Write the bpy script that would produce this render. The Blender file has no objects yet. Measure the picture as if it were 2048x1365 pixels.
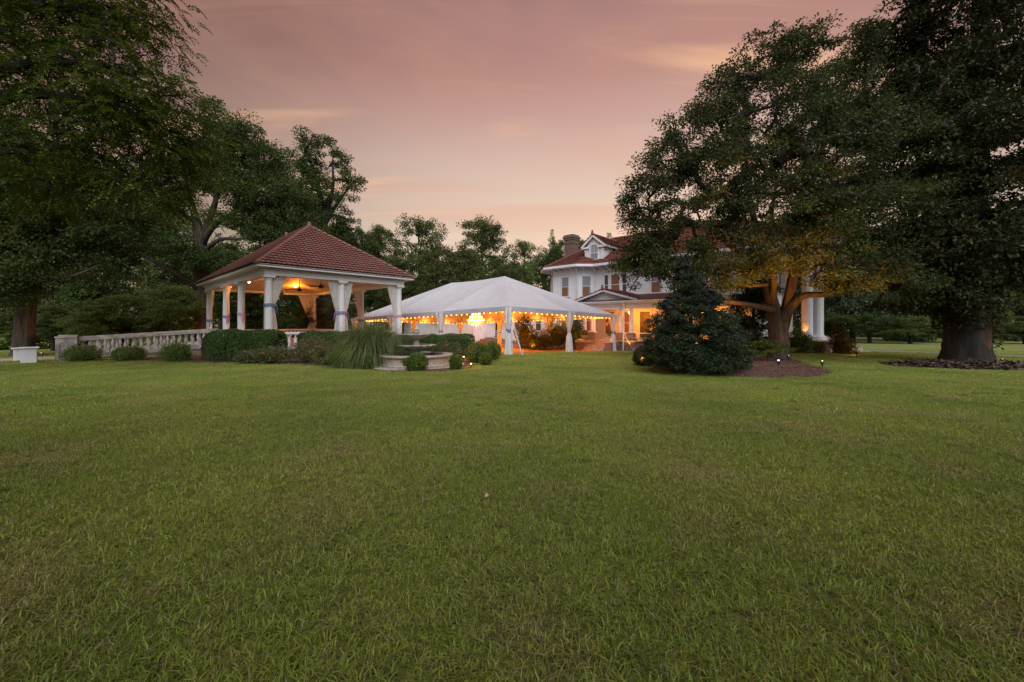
import bpy, math, random
import numpy as np
from mathutils import Vector, Matrix

# ------------------------------------------------------------------ scene, camera, light
scn = bpy.context.scene
COL = scn.collection
PI = math.pi
FPX, EYE, HORY = 796.0, 1.5, 649.0        # focal length in photo pixels, eye height, horizon row

cam_d = bpy.data.cameras.new('camera')
cam_d.sensor_width = 36.0
cam_d.lens = 36.0 * FPX / 2048.0
cam_d.shift_y = -(682.5 - HORY) / 2048.0
cam_d.clip_start = 0.05
cam_d.clip_end = 2000
cam = bpy.data.objects.new('camera', cam_d)
cam.location = (0, 0, EYE)
cam.rotation_euler = (PI / 2, 0, 0)
COL.objects.link(cam)
scn.camera = cam

scn.view_settings.view_transform = 'Standard'
scn.view_settings.look = 'None'
scn.view_settings.exposure = 0.42
scn.view_settings.gamma = 1.0
scn.cycles.use_denoising = True
try:
    scn.cycles.denoiser = 'OPENIMAGEDENOISE'
    scn.cycles.denoising_prefilter = 'ACCURATE'
    scn.cycles.denoising_input_passes = 'RGB_ALBEDO_NORMAL'
except Exception:
    pass
scn.cycles.max_bounces = 6
scn.cycles.diffuse_bounces = 3
scn.cycles.glossy_bounces = 2
scn.cycles.transmission_bounces = 3
scn.cycles.transparent_max_bounces = 6
scn.cycles.sample_clamp_indirect = 4.0
scn.cycles.use_light_tree = True

SUN_EL, SUN_AZ = math.radians(40), math.radians(172)

def build_world():
    w = bpy.data.worlds.new('World')
    scn.world = w
    w.use_nodes = True
    nt = w.node_tree
    N, L = nt.nodes, nt.links
    N.clear()
    out = N.new('ShaderNodeOutputWorld')
    bg = N.new('ShaderNodeBackground')
    L.new(bg.outputs[0], out.inputs[0])
    tc = N.new('ShaderNodeTexCoord')
    sep = N.new('ShaderNodeSeparateXYZ')
    L.new(tc.outputs['Generated'], sep.inputs[0])
    # elevation ramp of the dusk sky
    ramp = N.new('ShaderNodeValToRGB')
    L.new(sep.outputs['Z'], ramp.inputs[0])
    cr = ramp.color_ramp
    stops = [(0.0, (0.70, 0.56, 0.42)), (0.17, (0.665, 0.525, 0.41)), (0.37, (0.545, 0.385, 0.32)),
             (0.46, (0.47, 0.275, 0.235)), (0.53, (0.41, 0.208, 0.172)), (0.63, (0.325, 0.168, 0.155)), (1.0, (0.27, 0.142, 0.15))]
    while len(cr.elements) < len(stops):
        cr.elements.new(0.5)
    for e, (p, c) in zip(cr.elements, stops):
        e.position = p
        e.color = (*c, 1)
    # glow around the place where the sun went down
    dot = N.new('ShaderNodeVectorMath'); dot.operation = 'DOT_PRODUCT'
    L.new(tc.outputs['Generated'], dot.inputs[0])
    dot.inputs[1].default_value = Vector((0.25, 1.0, 0.20)).normalized()
    gl = N.new('ShaderNodeMapRange'); gl.interpolation_type = 'SMOOTHSTEP'
    gl.inputs['From Min'].default_value = 0.56
    gl.inputs['From Max'].default_value = 1.0
    gl.inputs['To Min'].default_value = 0.46
    gl.inputs['To Max'].default_value = 1.25
    L.new(dot.outputs['Value'], gl.inputs['Value'])
    mul = N.new('ShaderNodeMixRGB'); mul.blend_type = 'MULTIPLY'; mul.inputs[0].default_value = 1
    L.new(ramp.outputs[0], mul.inputs[1]); L.new(gl.outputs[0], mul.inputs[2])
    # high thin cloud: direction projected on a flat layer
    zc = N.new('ShaderNodeMath'); zc.operation = 'MAXIMUM'; zc.inputs[1].default_value = 0.0
    L.new(sep.outputs['Z'], zc.inputs[0])
    za = N.new('ShaderNodeMath'); za.operation = 'ADD'; za.inputs[1].default_value = 0.10
    L.new(zc.outputs[0], za.inputs[0])
    dv = []
    for k in ('X', 'Y'):
        d = N.new('ShaderNodeMath'); d.operation = 'DIVIDE'
        L.new(sep.outputs[k], d.inputs[0]); L.new(za.outputs[0], d.inputs[1]); dv.append(d)
    cmb = N.new('ShaderNodeCombineXYZ')
    L.new(dv[0].outputs[0], cmb.inputs[0]); L.new(dv[1].outputs[0], cmb.inputs[1])
    def layer(scale, rot, nscale, lo, hi, amt, col, prev, detail=7.0, dist=0.6):
        mp = N.new('ShaderNodeMapping')
        mp.inputs['Scale'].default_value = scale
        mp.inputs['Rotation'].default_value = (0, 0, math.radians(rot))
        L.new(cmb.outputs[0], mp.inputs[0])
        nz = N.new('ShaderNodeTexNoise')
        nz.inputs['Scale'].default_value = nscale
        nz.inputs['Detail'].default_value = detail
        nz.inputs['Roughness'].default_value = 0.55
        nz.inputs['Distortion'].default_value = dist
        L.new(mp.outputs[0], nz.inputs['Vector'])
        mr = N.new('ShaderNodeMapRange'); mr.interpolation_type = 'SMOOTHSTEP'
        mr.inputs['From Min'].default_value = lo
        mr.inputs['From Max'].default_value = hi
        mr.inputs['To Max'].default_value = amt
        L.new(nz.outputs[0], mr.inputs['Value'])
        fz = N.new('ShaderNodeMapRange'); fz.interpolation_type = 'SMOOTHSTEP'
        fz.inputs['From Min'].default_value = 0.10; fz.inputs['From Max'].default_value = 0.34; fz.inputs['To Min'].default_value = 0.08
        L.new(sep.outputs['Z'], fz.inputs['Value'])
        fm = N.new('ShaderNodeMath'); fm.operation = 'MULTIPLY'; L.new(mr.outputs[0], fm.inputs[0]); L.new(fz.outputs[0], fm.inputs[1])
        mx = N.new('ShaderNodeMixRGB'); mx.blend_type = 'MIX'
        L.new(fm.outputs[0], mx.inputs[0]); L.new(prev.outputs[0], mx.inputs[1])
        mx.inputs[2].default_value = (*col, 1)
        return mx
    c1 = layer((0.34, 1.15, 1), -20, 1.1, 0.40, 0.68, 0.50, (0.74, 0.37, 0.25), mul, detail=5.5, dist=0.9)
    c2 = layer((0.36, 2.0, 1), -12, 1.35, 0.50, 0.76, 0.70, (0.98, 0.56, 0.30), c1, detail=6.0, dist=1.1)
    c3 = layer((0.5, 1.6, 1), -6, 1.1, 0.50, 0.76, 0.12, (0.42, 0.26, 0.27), c2, detail=4.5)
    # physical sky, a little of it under the cloud layer
    sky = N.new('ShaderNodeTexSky')
    sky.sky_type = 'NISHITA'
    sky.sun_disc = False
    sky.sun_elevation = math.radians(1.0)
    sky.sun_rotation = math.radians(18)
    sk = N.new('ShaderNodeMixRGB'); sk.blend_type = 'MULTIPLY'; sk.inputs[0].default_value = 1
    sk.inputs[2].default_value = (0.05, 0.05, 0.05, 1)
    L.new(sky.outputs[0], sk.inputs[1])
    fin = N.new('ShaderNodeMixRGB'); fin.blend_type = 'ADD'; fin.inputs[0].default_value = 0.6
    L.new(c3.outputs[0], fin.inputs[1]); L.new(sk.outputs[0], fin.inputs[2])
    L.new(fin.outputs[0], bg.inputs[0])
    bg.inputs[1].default_value = 0.74
build_world()

sun_d = bpy.data.lights.new('sun', 'SUN')
sun_d.energy = 3.4
sun_d.angle = math.radians(70)
sun_d.color = (0.90, 0.97, 1.0)
sun = bpy.data.objects.new('sun', sun_d)
sun.rotation_euler = Vector((-math.sin(SUN_AZ) * math.cos(SUN_EL), -math.cos(SUN_AZ) * math.cos(SUN_EL), -math.sin(SUN_EL))).to_track_quat('-Z', 'Y').to_euler()
COL.objects.link(sun)

# ------------------------------------------------------------------ helpers
SITE = math.radians(47.2)                 # house, tent and gazebo share one axis
UX, UY = math.cos(SITE), math.sin(SITE)

def g(x, y):
    s = min(max((y - 18.0) / 12.0, 0.0), 1.0)
    return -0.42 * s * s * (3 - 2 * s)

def at(px, py, D):
    return np.array([(px - 1024.0) / FPX * D, D, EYE + (HORY - py) / FPX * D])

def on_ground(px, D):
    x = (px - 1024.0) / FPX * D
    return np.array([x, D, g(x, D)])

def site(o, a, b, z=0.0):
    return np.array([o[0] + a * UX - b * UY, o[1] + a * UY + b * UX, z])

def tag(o, label=None, cat=None, group=None, kind=None):
    if label: o['label'] = label
    if cat: o['category'] = cat
    if group: o['group'] = group
    if kind: o['kind'] = kind
    return o

def thing(name, label, cat, loc=(0, 0, 0), rz=0.0, group=None):
    o = bpy.data.objects.new(name, None)
    o.empty_display_size = 0.2
    o.location = loc
    o.rotation_euler = (0, 0, rz)
    COL.objects.link(o)
    return tag(o, label, cat, group)

def copy_tree(o, parent=None):
    c = o.copy()
    COL.objects.link(c)
    c.parent = parent
    for ch in list(o.children):
        copy_tree(ch, c)
    return c

class MB:
    """collects shapes, build() links them as one mesh object"""
    def __init__(s):
        s.v = []; s.f = []
    def add(s, vs, fs):
        n = len(s.v)
        s.v.extend([tuple(map(float, p)) for p in vs])
        s.f.extend([tuple(i + n for i in f) for f in fs])
        return s
    def box(s, x0, x1, y0, y1, z0, z1):
        vs = [(x, y, z) for z in (z0, z1) for y in (y0, y1) for x in (x0, x1)]
        return s.add(vs, [(0, 2, 3, 1), (4, 5, 7, 6), (0, 1, 5, 4), (2, 6, 7, 3), (0, 4, 6, 2), (1, 3, 7, 5)])
    def bevbox(s, x0, x1, y0, y1, z0, z1, b=0.01):
        xs = [(x0 + b, x1 - b, y0 + b, y1 - b, z0), (x0, x1, y0, y1, z0 + b), (x0, x1, y0, y1, z1 - b), (x0 + b, x1 - b, y0 + b, y1 - b, z1)]
        vs = []
        for a, c, d, e, z in xs:
            vs += [(a, d, z), (c, d, z), (c, e, z), (a, e, z)]
        fs = [(3, 2, 1, 0), (12, 13, 14, 15)]
        for k in range(3):
            for i in range(4):
                j = (i + 1) % 4
                fs.append((k * 4 + i, k * 4 + j, k * 4 + 4 + j, k * 4 + 4 + i))
        return s.add(vs, fs)
    def beam(s, p, q, w, h, up=(0, 0, 1)):
        p, q = Vector(p), Vector(q)
        d = (q - p).normalized()
        up = Vector(up)
        if abs(d.dot(up)) > 0.99: up = Vector((1, 0, 0))
        a = d.cross(up).normalized() * (w / 2)
        b = a.cross(d).normalized() * (h / 2)
        vs = [p - a - b, p + a - b, p + a + b, p - a + b, q - a - b, q + a - b, q + a + b, q - a + b]
        return s.add(vs, [(0, 1, 2, 3), (7, 6, 5, 4), (0, 4, 5, 1), (1, 5, 6, 2), (2, 6, 7, 3), (3, 7, 4, 0)])
    def prism(s, poly, z0, z1):
        n = len(poly)
        vs = [(p[0], p[1], z0) for p in poly] + [(p[0], p[1], z1) for p in poly]
        fs = [tuple(reversed(range(n))), tuple(range(n, 2 * n))]
        for i in range(n):
            j = (i + 1) % n
            fs.append((i, j, n + j, n + i))
        return s.add(vs, fs)
    def lathe(s, prof, n=20, c=(0, 0, 0), ripple=None):
        vs = []; fs = []
        m = len(prof)
        for k, (r, z) in enumerate(prof):
            for i in range(n):
                a = 2 * PI * i / n
                rr = r if ripple is None else ripple(r, z, a, k)
                vs.append((c[0] + rr * math.cos(a), c[1] + rr * math.sin(a), c[2] + z))
        for k in range(m - 1):
            for i in range(n):
                j = (i + 1) % n
                fs.append((k * n + i, k * n + j, k * n + n + j, k * n + n + i))
        fs.append(tuple(reversed(range(n))))
        fs.append(tuple(range((m - 1) * n, m * n)))
        return s.add(vs, fs)
    def tube(s, pts, rad, n=6, rough=0.0, rng=None, cap=True, ridge=0.0):
        ph = [1.0, 2.0, 4.0] if not rng else [rng.uniform(0, 6) for _ in range(3)]
        pts = [Vector(p) for p in pts]
        m = len(pts)
        if not hasattr(rad, '__len__'): rad = [rad] * m
        vs = []; fs = []
        ref = Vector((0.31, 0.77, 0.2)).normalized()
        for k in range(m):
            d = (pts[min(k + 1, m - 1)] - pts[max(k - 1, 0)])
            d = d.normalized() if d.length > 1e-9 else Vector((0, 0, 1))
            if abs(d.dot(ref)) > 0.95: ref = Vector((0.9, -0.3, 0.3)).normalized()
            a = (ref - d * ref.dot(d)).normalized()
            b = d.cross(a)
            for i in range(n):
                t = 2 * PI * i / n
                r = rad[k] * (1 + (rng.uniform(-rough, rough) if rng else 0))
                if ridge: r *= 1 + ridge * (math.sin(5 * t + ph[0] + 0.25 * k) + 0.7 * math.sin(9 * t + ph[1] - 0.2 * k) + 0.6 * math.sin(13 * t + ph[2] + 0.3 * k))
                vs.append(pts[k] + (a * math.cos(t) + b * math.sin(t)) * r)
            ref = a
        for k in range(m - 1):
            for i in range(n):
                j = (i + 1) % n
                fs.append((k * n + i, k * n + j, k * n + n + j, k * n + n + i))
        if cap:
            fs.append(tuple(reversed(range(n)))); fs.append(tuple(range((m - 1) * n, m * n)))
        return s.add(vs, fs)
    def sphere(s, c, r, n=8, m=6, sc=(1, 1, 1)):
        prof = [(max(r * math.sin(PI * k / m), r * 0.02), -r * math.cos(PI * k / m)) for k in range(m + 1)]
        vs0 = len(s.v)
        s.lathe(prof, n)
        for i in range(vs0, len(s.v)):
            x, y, z = s.v[i]
            s.v[i] = (c[0] + x * sc[0], c[1] + y * sc[1], c[2] + z * sc[2])
        return s
    def build(s, name, mat, parent=None, smooth=False, loc=None):
        me = bpy.data.meshes.new(name)
        me.from_pydata(s.v, [], s.f)
        if smooth:
            me.polygons.foreach_set('use_smooth', [True] * len(me.polygons))
            try: me.set_sharp_from_angle(angle=math.radians(42))
            except Exception: pass
        me.materials.append(mat)
        me.update()
        o = bpy.data.objects.new(name, me)
        COL.objects.link(o)
        if parent: o.parent = parent
        if loc is not None: o.location = loc
        return o

def link_mesh(name, me, parent=None, loc=None, rz=0.0, scale=None):
    o = bpy.data.objects.new(name, me)
    COL.objects.link(o)
    if parent: o.parent = parent
    if loc is not None: o.location = loc
    o.rotation_euler = (0, 0, rz)
    if scale is not None: o.scale = scale
    return o

def np_mesh(name, verts, faces, mat, smooth=False):
    me = bpy.data.meshes.new(name)
    nv, nf, k = len(verts), len(faces), faces.shape[1]
    me.vertices.add(nv)
    me.vertices.foreach_set('co', np.ascontiguousarray(verts, dtype=np.float32).ravel())
    me.loops.add(nf * k)
    me.loops.foreach_set('vertex_index', np.ascontiguousarray(faces, dtype=np.int32).ravel())
    me.polygons.add(nf)
    me.polygons.foreach_set('loop_start', np.arange(0, nf * k, k, dtype=np.int32))
    try: me.polygons.foreach_set('loop_total', np.full(nf, k, dtype=np.int32))
    except Exception: pass
    if smooth: me.polygons.foreach_set('use_smooth', np.ones(nf, dtype=bool))
    me.materials.append(mat)
    me.update(calc_edges=True)
    return me

# ------------------------------------------------------------------ materials
def mat(name, col, rough=0.6, var=0.0, vscale=3.0, col2=None, bump=0.0, bscale=40.0, island=0.0, transl=0.0,
        metal=0.0, stretch=None, emit=None, estr=0.0, spec=0.5, coords='Object', patch=None):
    m = bpy.data.materials.new(name)
    m.use_nodes = True
    nt = m.node_tree
    N, L = nt.nodes, nt.links
    b = N['Principled BSDF']
    out = N['Material Output']
    b.inputs['Roughness'].default_value = rough
    b.inputs['Metallic'].default_value = metal
    try: b.inputs['Specular IOR Level'].default_value = spec
    except Exception: pass
    tc = N.new('ShaderNodeTexCoord')
    vec = tc.outputs[coords] if coords != 'World' else None
    if coords == 'World':
        gp = N.new('ShaderNodeNewGeometry'); vec = gp.outputs['Position']
    if stretch:
        mp = N.new('ShaderNodeMapping'); mp.inputs['Scale'].default_value = stretch
        L.new(vec, mp.inputs[0]); vec = mp.outputs[0]
    base = N.new('ShaderNodeRGB'); base.outputs[0].default_value = (*col, 1)
    cur = base.outputs[0]
    if col2 is not None:
        nz = N.new('ShaderNodeTexNoise'); nz.inputs['Scale'].default_value = vscale; nz.inputs['Detail'].default_value = 6
        nz.inputs['Roughness'].default_value = 0.62
        L.new(vec, nz.inputs['Vector'])
        mr = N.new('ShaderNodeMapRange'); mr.inputs['From Min'].default_value = 0.36; mr.inputs['From Max'].default_value = 0.66
        L.new(nz.outputs[0], mr.inputs['Value'])
        mx = N.new('ShaderNodeMixRGB'); L.new(mr.outputs[0], mx.inputs[0]); L.new(cur, mx.inputs[1]); mx.inputs[2].default_value = (*col2, 1)
        cur = mx.outputs[0]
    if patch is not None:
        pc, psc, plo, phi = patch
        gp = N.new('ShaderNodeNewGeometry')
        nz = N.new('ShaderNodeTexNoise'); nz.inputs['Scale'].default_value = psc; nz.inputs['Detail'].default_value = 4
        L.new(gp.outputs['Position'], nz.inputs['Vector'])
        mr = N.new('ShaderNodeMapRange'); mr.inputs['From Min'].default_value = plo; mr.inputs['From Max'].default_value = phi
        L.new(nz.outputs[0], mr.inputs['Value'])
        mx = N.new('ShaderNodeMixRGB'); L.new(mr.outputs[0], mx.inputs[0]); L.new(cur, mx.inputs[1]); mx.inputs[2].default_value = (*pc, 1)
        cur = mx.outputs[0]
    if island or var:
        gi = N.new('ShaderNodeNewGeometry')
        hs = N.new('ShaderNodeHueSaturation')
        L.new(cur, hs.inputs['Color'])
        if island:
            mr = N.new('ShaderNodeMapRange'); mr.inputs['To Min'].default_value = 1 - island; mr.inputs['To Max'].default_value = 1 + island
            L.new(gi.outputs['Random Per Island'], mr.inputs['Value']); L.new(mr.outputs[0], hs.inputs['Value'])
            mh = N.new('ShaderNodeMapRange'); mh.inputs['To Min'].default_value = 0.5 - 0.05 * island; mh.inputs['To Max'].default_value = 0.5 + 0.04 * island
            ad = N.new('ShaderNodeMath'); ad.operation = 'MULTIPLY'; ad.inputs[1].default_value = 7.31
            fr = N.new('ShaderNodeMath'); fr.operation = 'FRACT'
            L.new(gi.outputs['Random Per Island'], ad.inputs[0]); L.new(ad.outputs[0], fr.inputs[0]); L.new(fr.outputs[0], mh.inputs['Value'])
            L.new(mh.outputs[0], hs.inputs['Hue'])
        cur = hs.outputs[0]
        if var:
            nz = N.new('ShaderNodeTexNoise'); nz.inputs['Scale'].default_value = vscale * 2.3; nz.inputs['Detail'].default_value = 5
            L.new(vec, nz.inputs['Vector'])
            mr = N.new('ShaderNodeMapRange'); mr.inputs['From Min'].default_value = 0.3; mr.inputs['From Max'].default_value = 0.7
            mr.inputs['To Min'].default_value = 1 - var; mr.inputs['To Max'].default_value = 1 + var
            L.new(nz.outputs[0], mr.inputs['Value'])
            mm = N.new('ShaderNodeMixRGB'); mm.blend_type = 'MULTIPLY'; mm.inputs[0].default_value = 1
            L.new(cur, mm.inputs[1]); L.new(mr.outputs[0], mm.inputs[2])
            cur = mm.outputs[0]
    L.new(cur, b.inputs['Base Color'])
    if bump:
        nb = N.new('ShaderNodeTexNoise'); nb.inputs['Scale'].default_value = bscale; nb.inputs['Detail'].default_value = 8
        L.new(vec, nb.inputs['Vector'])
        bp = N.new('ShaderNodeBump'); bp.inputs['Strength'].default_value = bump; bp.inputs['Distance'].default_value = 0.03
        L.new(nb.outputs[0], bp.inputs['Height']); L.new(bp.outputs[0], b.inputs['Normal'])
    if emit is not None:
        b.inputs['Emission Color'].default_value = (*emit, 1)
        b.inputs['Emission Strength'].default_value = estr
    if transl:
        tr = N.new('ShaderNodeBsdfTranslucent'); L.new(cur, tr.inputs[0])
        ms = N.new('ShaderNodeMixShader'); ms.inputs[0].default_value = transl
        L.new(b.outputs[0], ms.inputs[1]); L.new(tr.outputs[0], ms.inputs[2]); L.new(ms.outputs[0], out.inputs[0])
    return m

def brick_mat(name, c1, c2, mortar, scale=1.0, bw=0.22, bh=0.075):
    m = bpy.data.materials.new(name)
    m.use_nodes = True
    nt = m.node_tree; N, L = nt.nodes, nt.links
    b = N['Principled BSDF']; b.inputs['Roughness'].default_value = 0.85
    tc = N.new('ShaderNodeTexCoord')
    sp = N.new('ShaderNodeSeparateXYZ'); L.new(tc.outputs['Object'], sp.inputs[0])
    ad = N.new('ShaderNodeMath'); L.new(sp.outputs[0], ad.inputs[0]); L.new(sp.outputs[1], ad.inputs[1])
    cb = N.new('ShaderNodeCombineXYZ'); L.new(ad.outputs[0], cb.inputs[0]); L.new(sp.outputs[2], cb.inputs[1])
    br = N.new('ShaderNodeTexBrick')
    br.inputs['Color1'].default_value = (*c1, 1); br.inputs['Color2'].default_value = (*c2, 1); br.inputs['Mortar'].default_value = (*mortar, 1)
    br.inputs['Scale'].default_value = scale; br.inputs['Brick Width'].default_value = bw; br.inputs['Row Height'].default_value = bh
    br.inputs['Mortar Size'].default_value = 0.012
    L.new(cb.outputs[0], br.inputs['Vector'])
    nz = N.new('ShaderNodeTexNoise'); nz.inputs['Scale'].default_value = 5; nz.inputs['Detail'].default_value = 6
    L.new(tc.outputs['Object'], nz.inputs['Vector'])
    mr = N.new('ShaderNodeMapRange'); mr.inputs['To Min'].default_value = 0.6; mr.inputs['To Max'].default_value = 1.4
    L.new(nz.outputs[0], mr.inputs['Value'])
    mm = N.new('ShaderNodeMixRGB'); mm.blend_type = 'MULTIPLY'; mm.inputs[0].default_value = 1
    L.new(br.outputs['Color'], mm.inputs[1]); L.new(mr.outputs[0], mm.inputs[2]); L.new(mm.outputs[0], b.inputs['Base Color'])
    bp = N.new('ShaderNodeBump'); bp.inputs['Strength'].default_value = 0.6; bp.inputs['Distance'].default_value = 0.01
    iv = N.new('ShaderNodeMath'); iv.operation = 'SUBTRACT'; iv.inputs[0].default_value = 1; L.new(br.outputs['Fac'], iv.inputs[1])
    L.new(iv.outputs[0], bp.inputs['Height']); L.new(bp.outputs[0], b.inputs['Normal'])
    return m

WARM = (1.0, 0.29, 0.03)
GOLD = (1.0, 0.46, 0.09)
Mt = {}
Mt['white'] = mat('white_paint', (0.60, 0.59, 0.62), 0.55, var=0.06, vscale=1.5, bump=0.05, bscale=30)
Mt['clap'] = mat('clapboard_paint', (0.64, 0.63, 0.67), 0.6, var=0.06, vscale=1.2)
Mt['cream'] = mat('cream_trim', (0.62, 0.57, 0.48), 0.6, var=0.08)
Mt['ceiling'] = mat('beadboard_ceiling', (0.62, 0.52, 0.42), 0.6, var=0.1, stretch=(1, 12, 1))
Mt['tile'] = mat('clay_tile', (0.20, 0.078, 0.062), 0.75, col2=(0.14, 0.060, 0.052), vscale=0.8, island=0.09, bump=0.15, bscale=25)
Mt['tile_red'] = mat('red_clay_tile', (0.21, 0.062, 0.040), 0.72, col2=(0.14, 0.050, 0.038), vscale=0.6, island=0.09, bump=0.15, bscale=25)
Mt['stone'] = mat('weathered_stone', (0.42, 0.38, 0.36), 0.85, col2=(0.22, 0.195, 0.18), vscale=2.6, var=0.14, bump=0.35, bscale=22)
Mt['fountain'] = mat('fountain_stone', (0.40, 0.33, 0.285), 0.8, col2=(0.27, 0.215, 0.18), vscale=3.2, var=0.12, bump=0.3, bscale=26)
Mt['bowl'] = mat('mossy_bowl_stone', (0.47, 0.42, 0.38), 0.75, col2=(0.20, 0.18, 0.145), vscale=5.0, var=0.2, bump=0.35, bscale=24)
Mt['brick'] = brick_mat('red_brick', (0.21, 0.10, 0.075), (0.14, 0.075, 0.06), (0.22, 0.19, 0.17))
Mt['oldbrick'] = brick_mat('old_chimney_brick', (0.15, 0.085, 0.066), (0.10, 0.060, 0.050), (0.12, 0.095, 0.08))
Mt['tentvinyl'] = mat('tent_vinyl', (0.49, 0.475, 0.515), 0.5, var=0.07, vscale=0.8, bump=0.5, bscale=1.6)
Mt['valance'] = mat('valance_vinyl_shaded', (0.36, 0.35, 0.39), 0.55, var=0.06)  # canopy vinyl made darker: shade of the upright strip put into its colour
Mt['drape'] = mat('drape_cloth', (0.60, 0.57, 0.57), 0.8, var=0.06, transl=0.12)
Mt['curtain'] = mat('curtain_cloth', (0.74, 0.71, 0.67), 0.85, var=0.06, transl=0.2)
Mt['blue'] = mat('blue_sash', (0.13, 0.19, 0.33), 0.8, var=0.1)
Mt['purple'] = mat('purple_sash', (0.25, 0.17, 0.34), 0.8, var=0.1)
Mt['pink'] = mat('pink_sash', (0.48, 0.27, 0.34), 0.8, var=0.1)
Mt['rope'] = mat('white_strap', (0.6, 0.56, 0.54), 0.8)
Mt['dark'] = mat('dark_bronze', (0.035, 0.025, 0.02), 0.45, metal=0.3)
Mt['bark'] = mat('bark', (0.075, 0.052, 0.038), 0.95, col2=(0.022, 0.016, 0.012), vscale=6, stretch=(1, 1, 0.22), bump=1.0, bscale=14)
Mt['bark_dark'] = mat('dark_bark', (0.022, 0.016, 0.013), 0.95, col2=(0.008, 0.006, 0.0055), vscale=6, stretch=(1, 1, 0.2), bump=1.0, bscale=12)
def leafm(name, c, c2, isl=0.24, tr=0.28, rough=0.55, sc=0.35):
    return mat(name, c, rough, col2=c2, vscale=sc, island=isl, transl=tr, spec=0.12, coords='World')
Mt['leaf_walnut'] = leafm('walnut_leaf', (0.125, 0.150, 0.022), (0.040, 0.068, 0.014), sc=1.0)
Mt['leaf_maple'] = leafm('maple_leaf', (0.072, 0.086, 0.026), (0.028, 0.042, 0.016), sc=0.7)
Mt['leaf_magnolia'] = leafm('magnolia_leaf', (0.062, 0.068, 0.028), (0.036, 0.038, 0.020), tr=0.12, rough=0.4, sc=0.7)
Mt['leaf_oak'] = leafm('oak_leaf', (0.080, 0.112, 0.030), (0.042, 0.068, 0.022))
Mt['leaf_wood'] = leafm('woodland_leaf', (0.125, 0.150, 0.044), (0.070, 0.098, 0.032), sc=0.15)
Mt['leaf_under'] = leafm('understorey_leaf', (0.150, 0.185, 0.050), (0.085, 0.120, 0.034), sc=0.3)
Mt['leaf_yellow'] = leafm('dogwood_leaf', (0.115, 0.110, 0.040), (0.060, 0.075, 0.030), sc=0.4)
Mt['leaf_conifer'] = leafm('cedar_needle', (0.058, 0.082, 0.036), (0.034, 0.052, 0.027), tr=0.1, sc=0.3)
Mt['leaf_holly'] = leafm('holly_leaf', (0.046, 0.066, 0.030), (0.026, 0.042, 0.021), tr=0.12, rough=0.42, sc=1.5)
Mt['leaf_box'] = leafm('boxwood_leaf', (0.135, 0.185, 0.038), (0.085, 0.130, 0.028), tr=0.25, sc=2.0)
Mt['leaf_hedge'] = leafm('hedge_leaf', (0.075, 0.125, 0.034), (0.050, 0.088, 0.026), tr=0.15, sc=1.6)
Mt['leaf_rose'] = leafm('rose_leaf', (0.13, 0.15, 0.055), (0.105, 0.098, 0.052), tr=0.2, sc=2.0)
Mt['petal'] = mat('rose_petal', (0.60, 0.13, 0.13), 0.6, island=0.3, transl=0.25)
Mt['petal_pink'] = mat('pink_petal', (0.62, 0.14, 0.22), 0.6, island=0.3, transl=0.25)
Mt['reed'] = mat('ornamental_grass_blade', (0.20, 0.235, 0.085), 0.5, col2=(0.12, 0.155, 0.055), vscale=1.2, island=0.3, transl=0.25)
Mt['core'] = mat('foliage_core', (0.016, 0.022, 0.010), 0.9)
Mt['bulb'] = mat('lit_bulb', (1, 0.8, 0.5), 0.4, emit=(1.0, 0.42, 0.07), estr=5)
Mt['bulb_hot'] = mat('lit_lamp', (1, 0.8, 0.5), 0.4, emit=(1.0, 0.52, 0.13), estr=12)
Mt['crystal'] = mat('chandelier_crystal', (0.9, 0.82, 0.7), 0.12, spec=0.9, transl=0.45)
Mt['brass'] = mat('chandelier_brass', (0.55, 0.38, 0.16), 0.3, metal=0.9)
Mt['glass'] = mat('window_glass', (0.06, 0.065, 0.075), 0.08, spec=0.6)
Mt['shade'] = mat('window_shade', (0.22, 0.22, 0.245), 0.16, var=0.05)
Mt['drawn'] = mat('drawn_curtain', (0.20, 0.095, 0.058), 0.18, var=0.25, stretch=(9, 9, 0.3), vscale=2)
Mt['door'] = mat('dark_door', (0.045, 0.03, 0.025), 0.5)
Mt['terrace'] = mat('terrace_paving', (0.36, 0.20, 0.13), 0.8, col2=(0.26, 0.15, 0.10), vscale=1.2, var=0.1)
Mt['step'] = mat('stone_step', (0.42, 0.33, 0.27), 0.8, col2=(0.30, 0.23, 0.19), vscale=3)
Mt['asphalt'] = mat('driveway_asphalt', (0.17, 0.16, 0.165), 0.85, var=0.15, vscale=1, bump=0.2, bscale=60)
Mt['mulch'] = mat('mulch', (0.115, 0.052, 0.036), 0.95, col2=(0.060, 0.030, 0.022), vscale=9, var=0.4, bump=1.0, bscale=30, coords='World')
Mt['chip'] = mat('mulch_chip', (0.125, 0.060, 0.042), 0.95, island=0.6)
Mt['litter'] = mat('dry_leaf', (0.075, 0.046, 0.034), 0.8, island=0.5)
Mt['grey'] = mat('grey_shingle', (0.13, 0.13, 0.14), 0.9, var=0.1)
Mt['water'] = mat('fountain_water', (0.015, 0.022, 0.018), 0.04, spec=0.6, bump=0.05, bscale=9)
Mt['lampbody'] = mat('lamp_body', (0.03, 0.03, 0.03), 0.5, metal=0.4)
# ------------------------------------------------------------------ vegetation helpers
def unit(a):
    return a / np.maximum(np.linalg.norm(a, axis=-1, keepdims=True), 1e-9)

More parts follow.
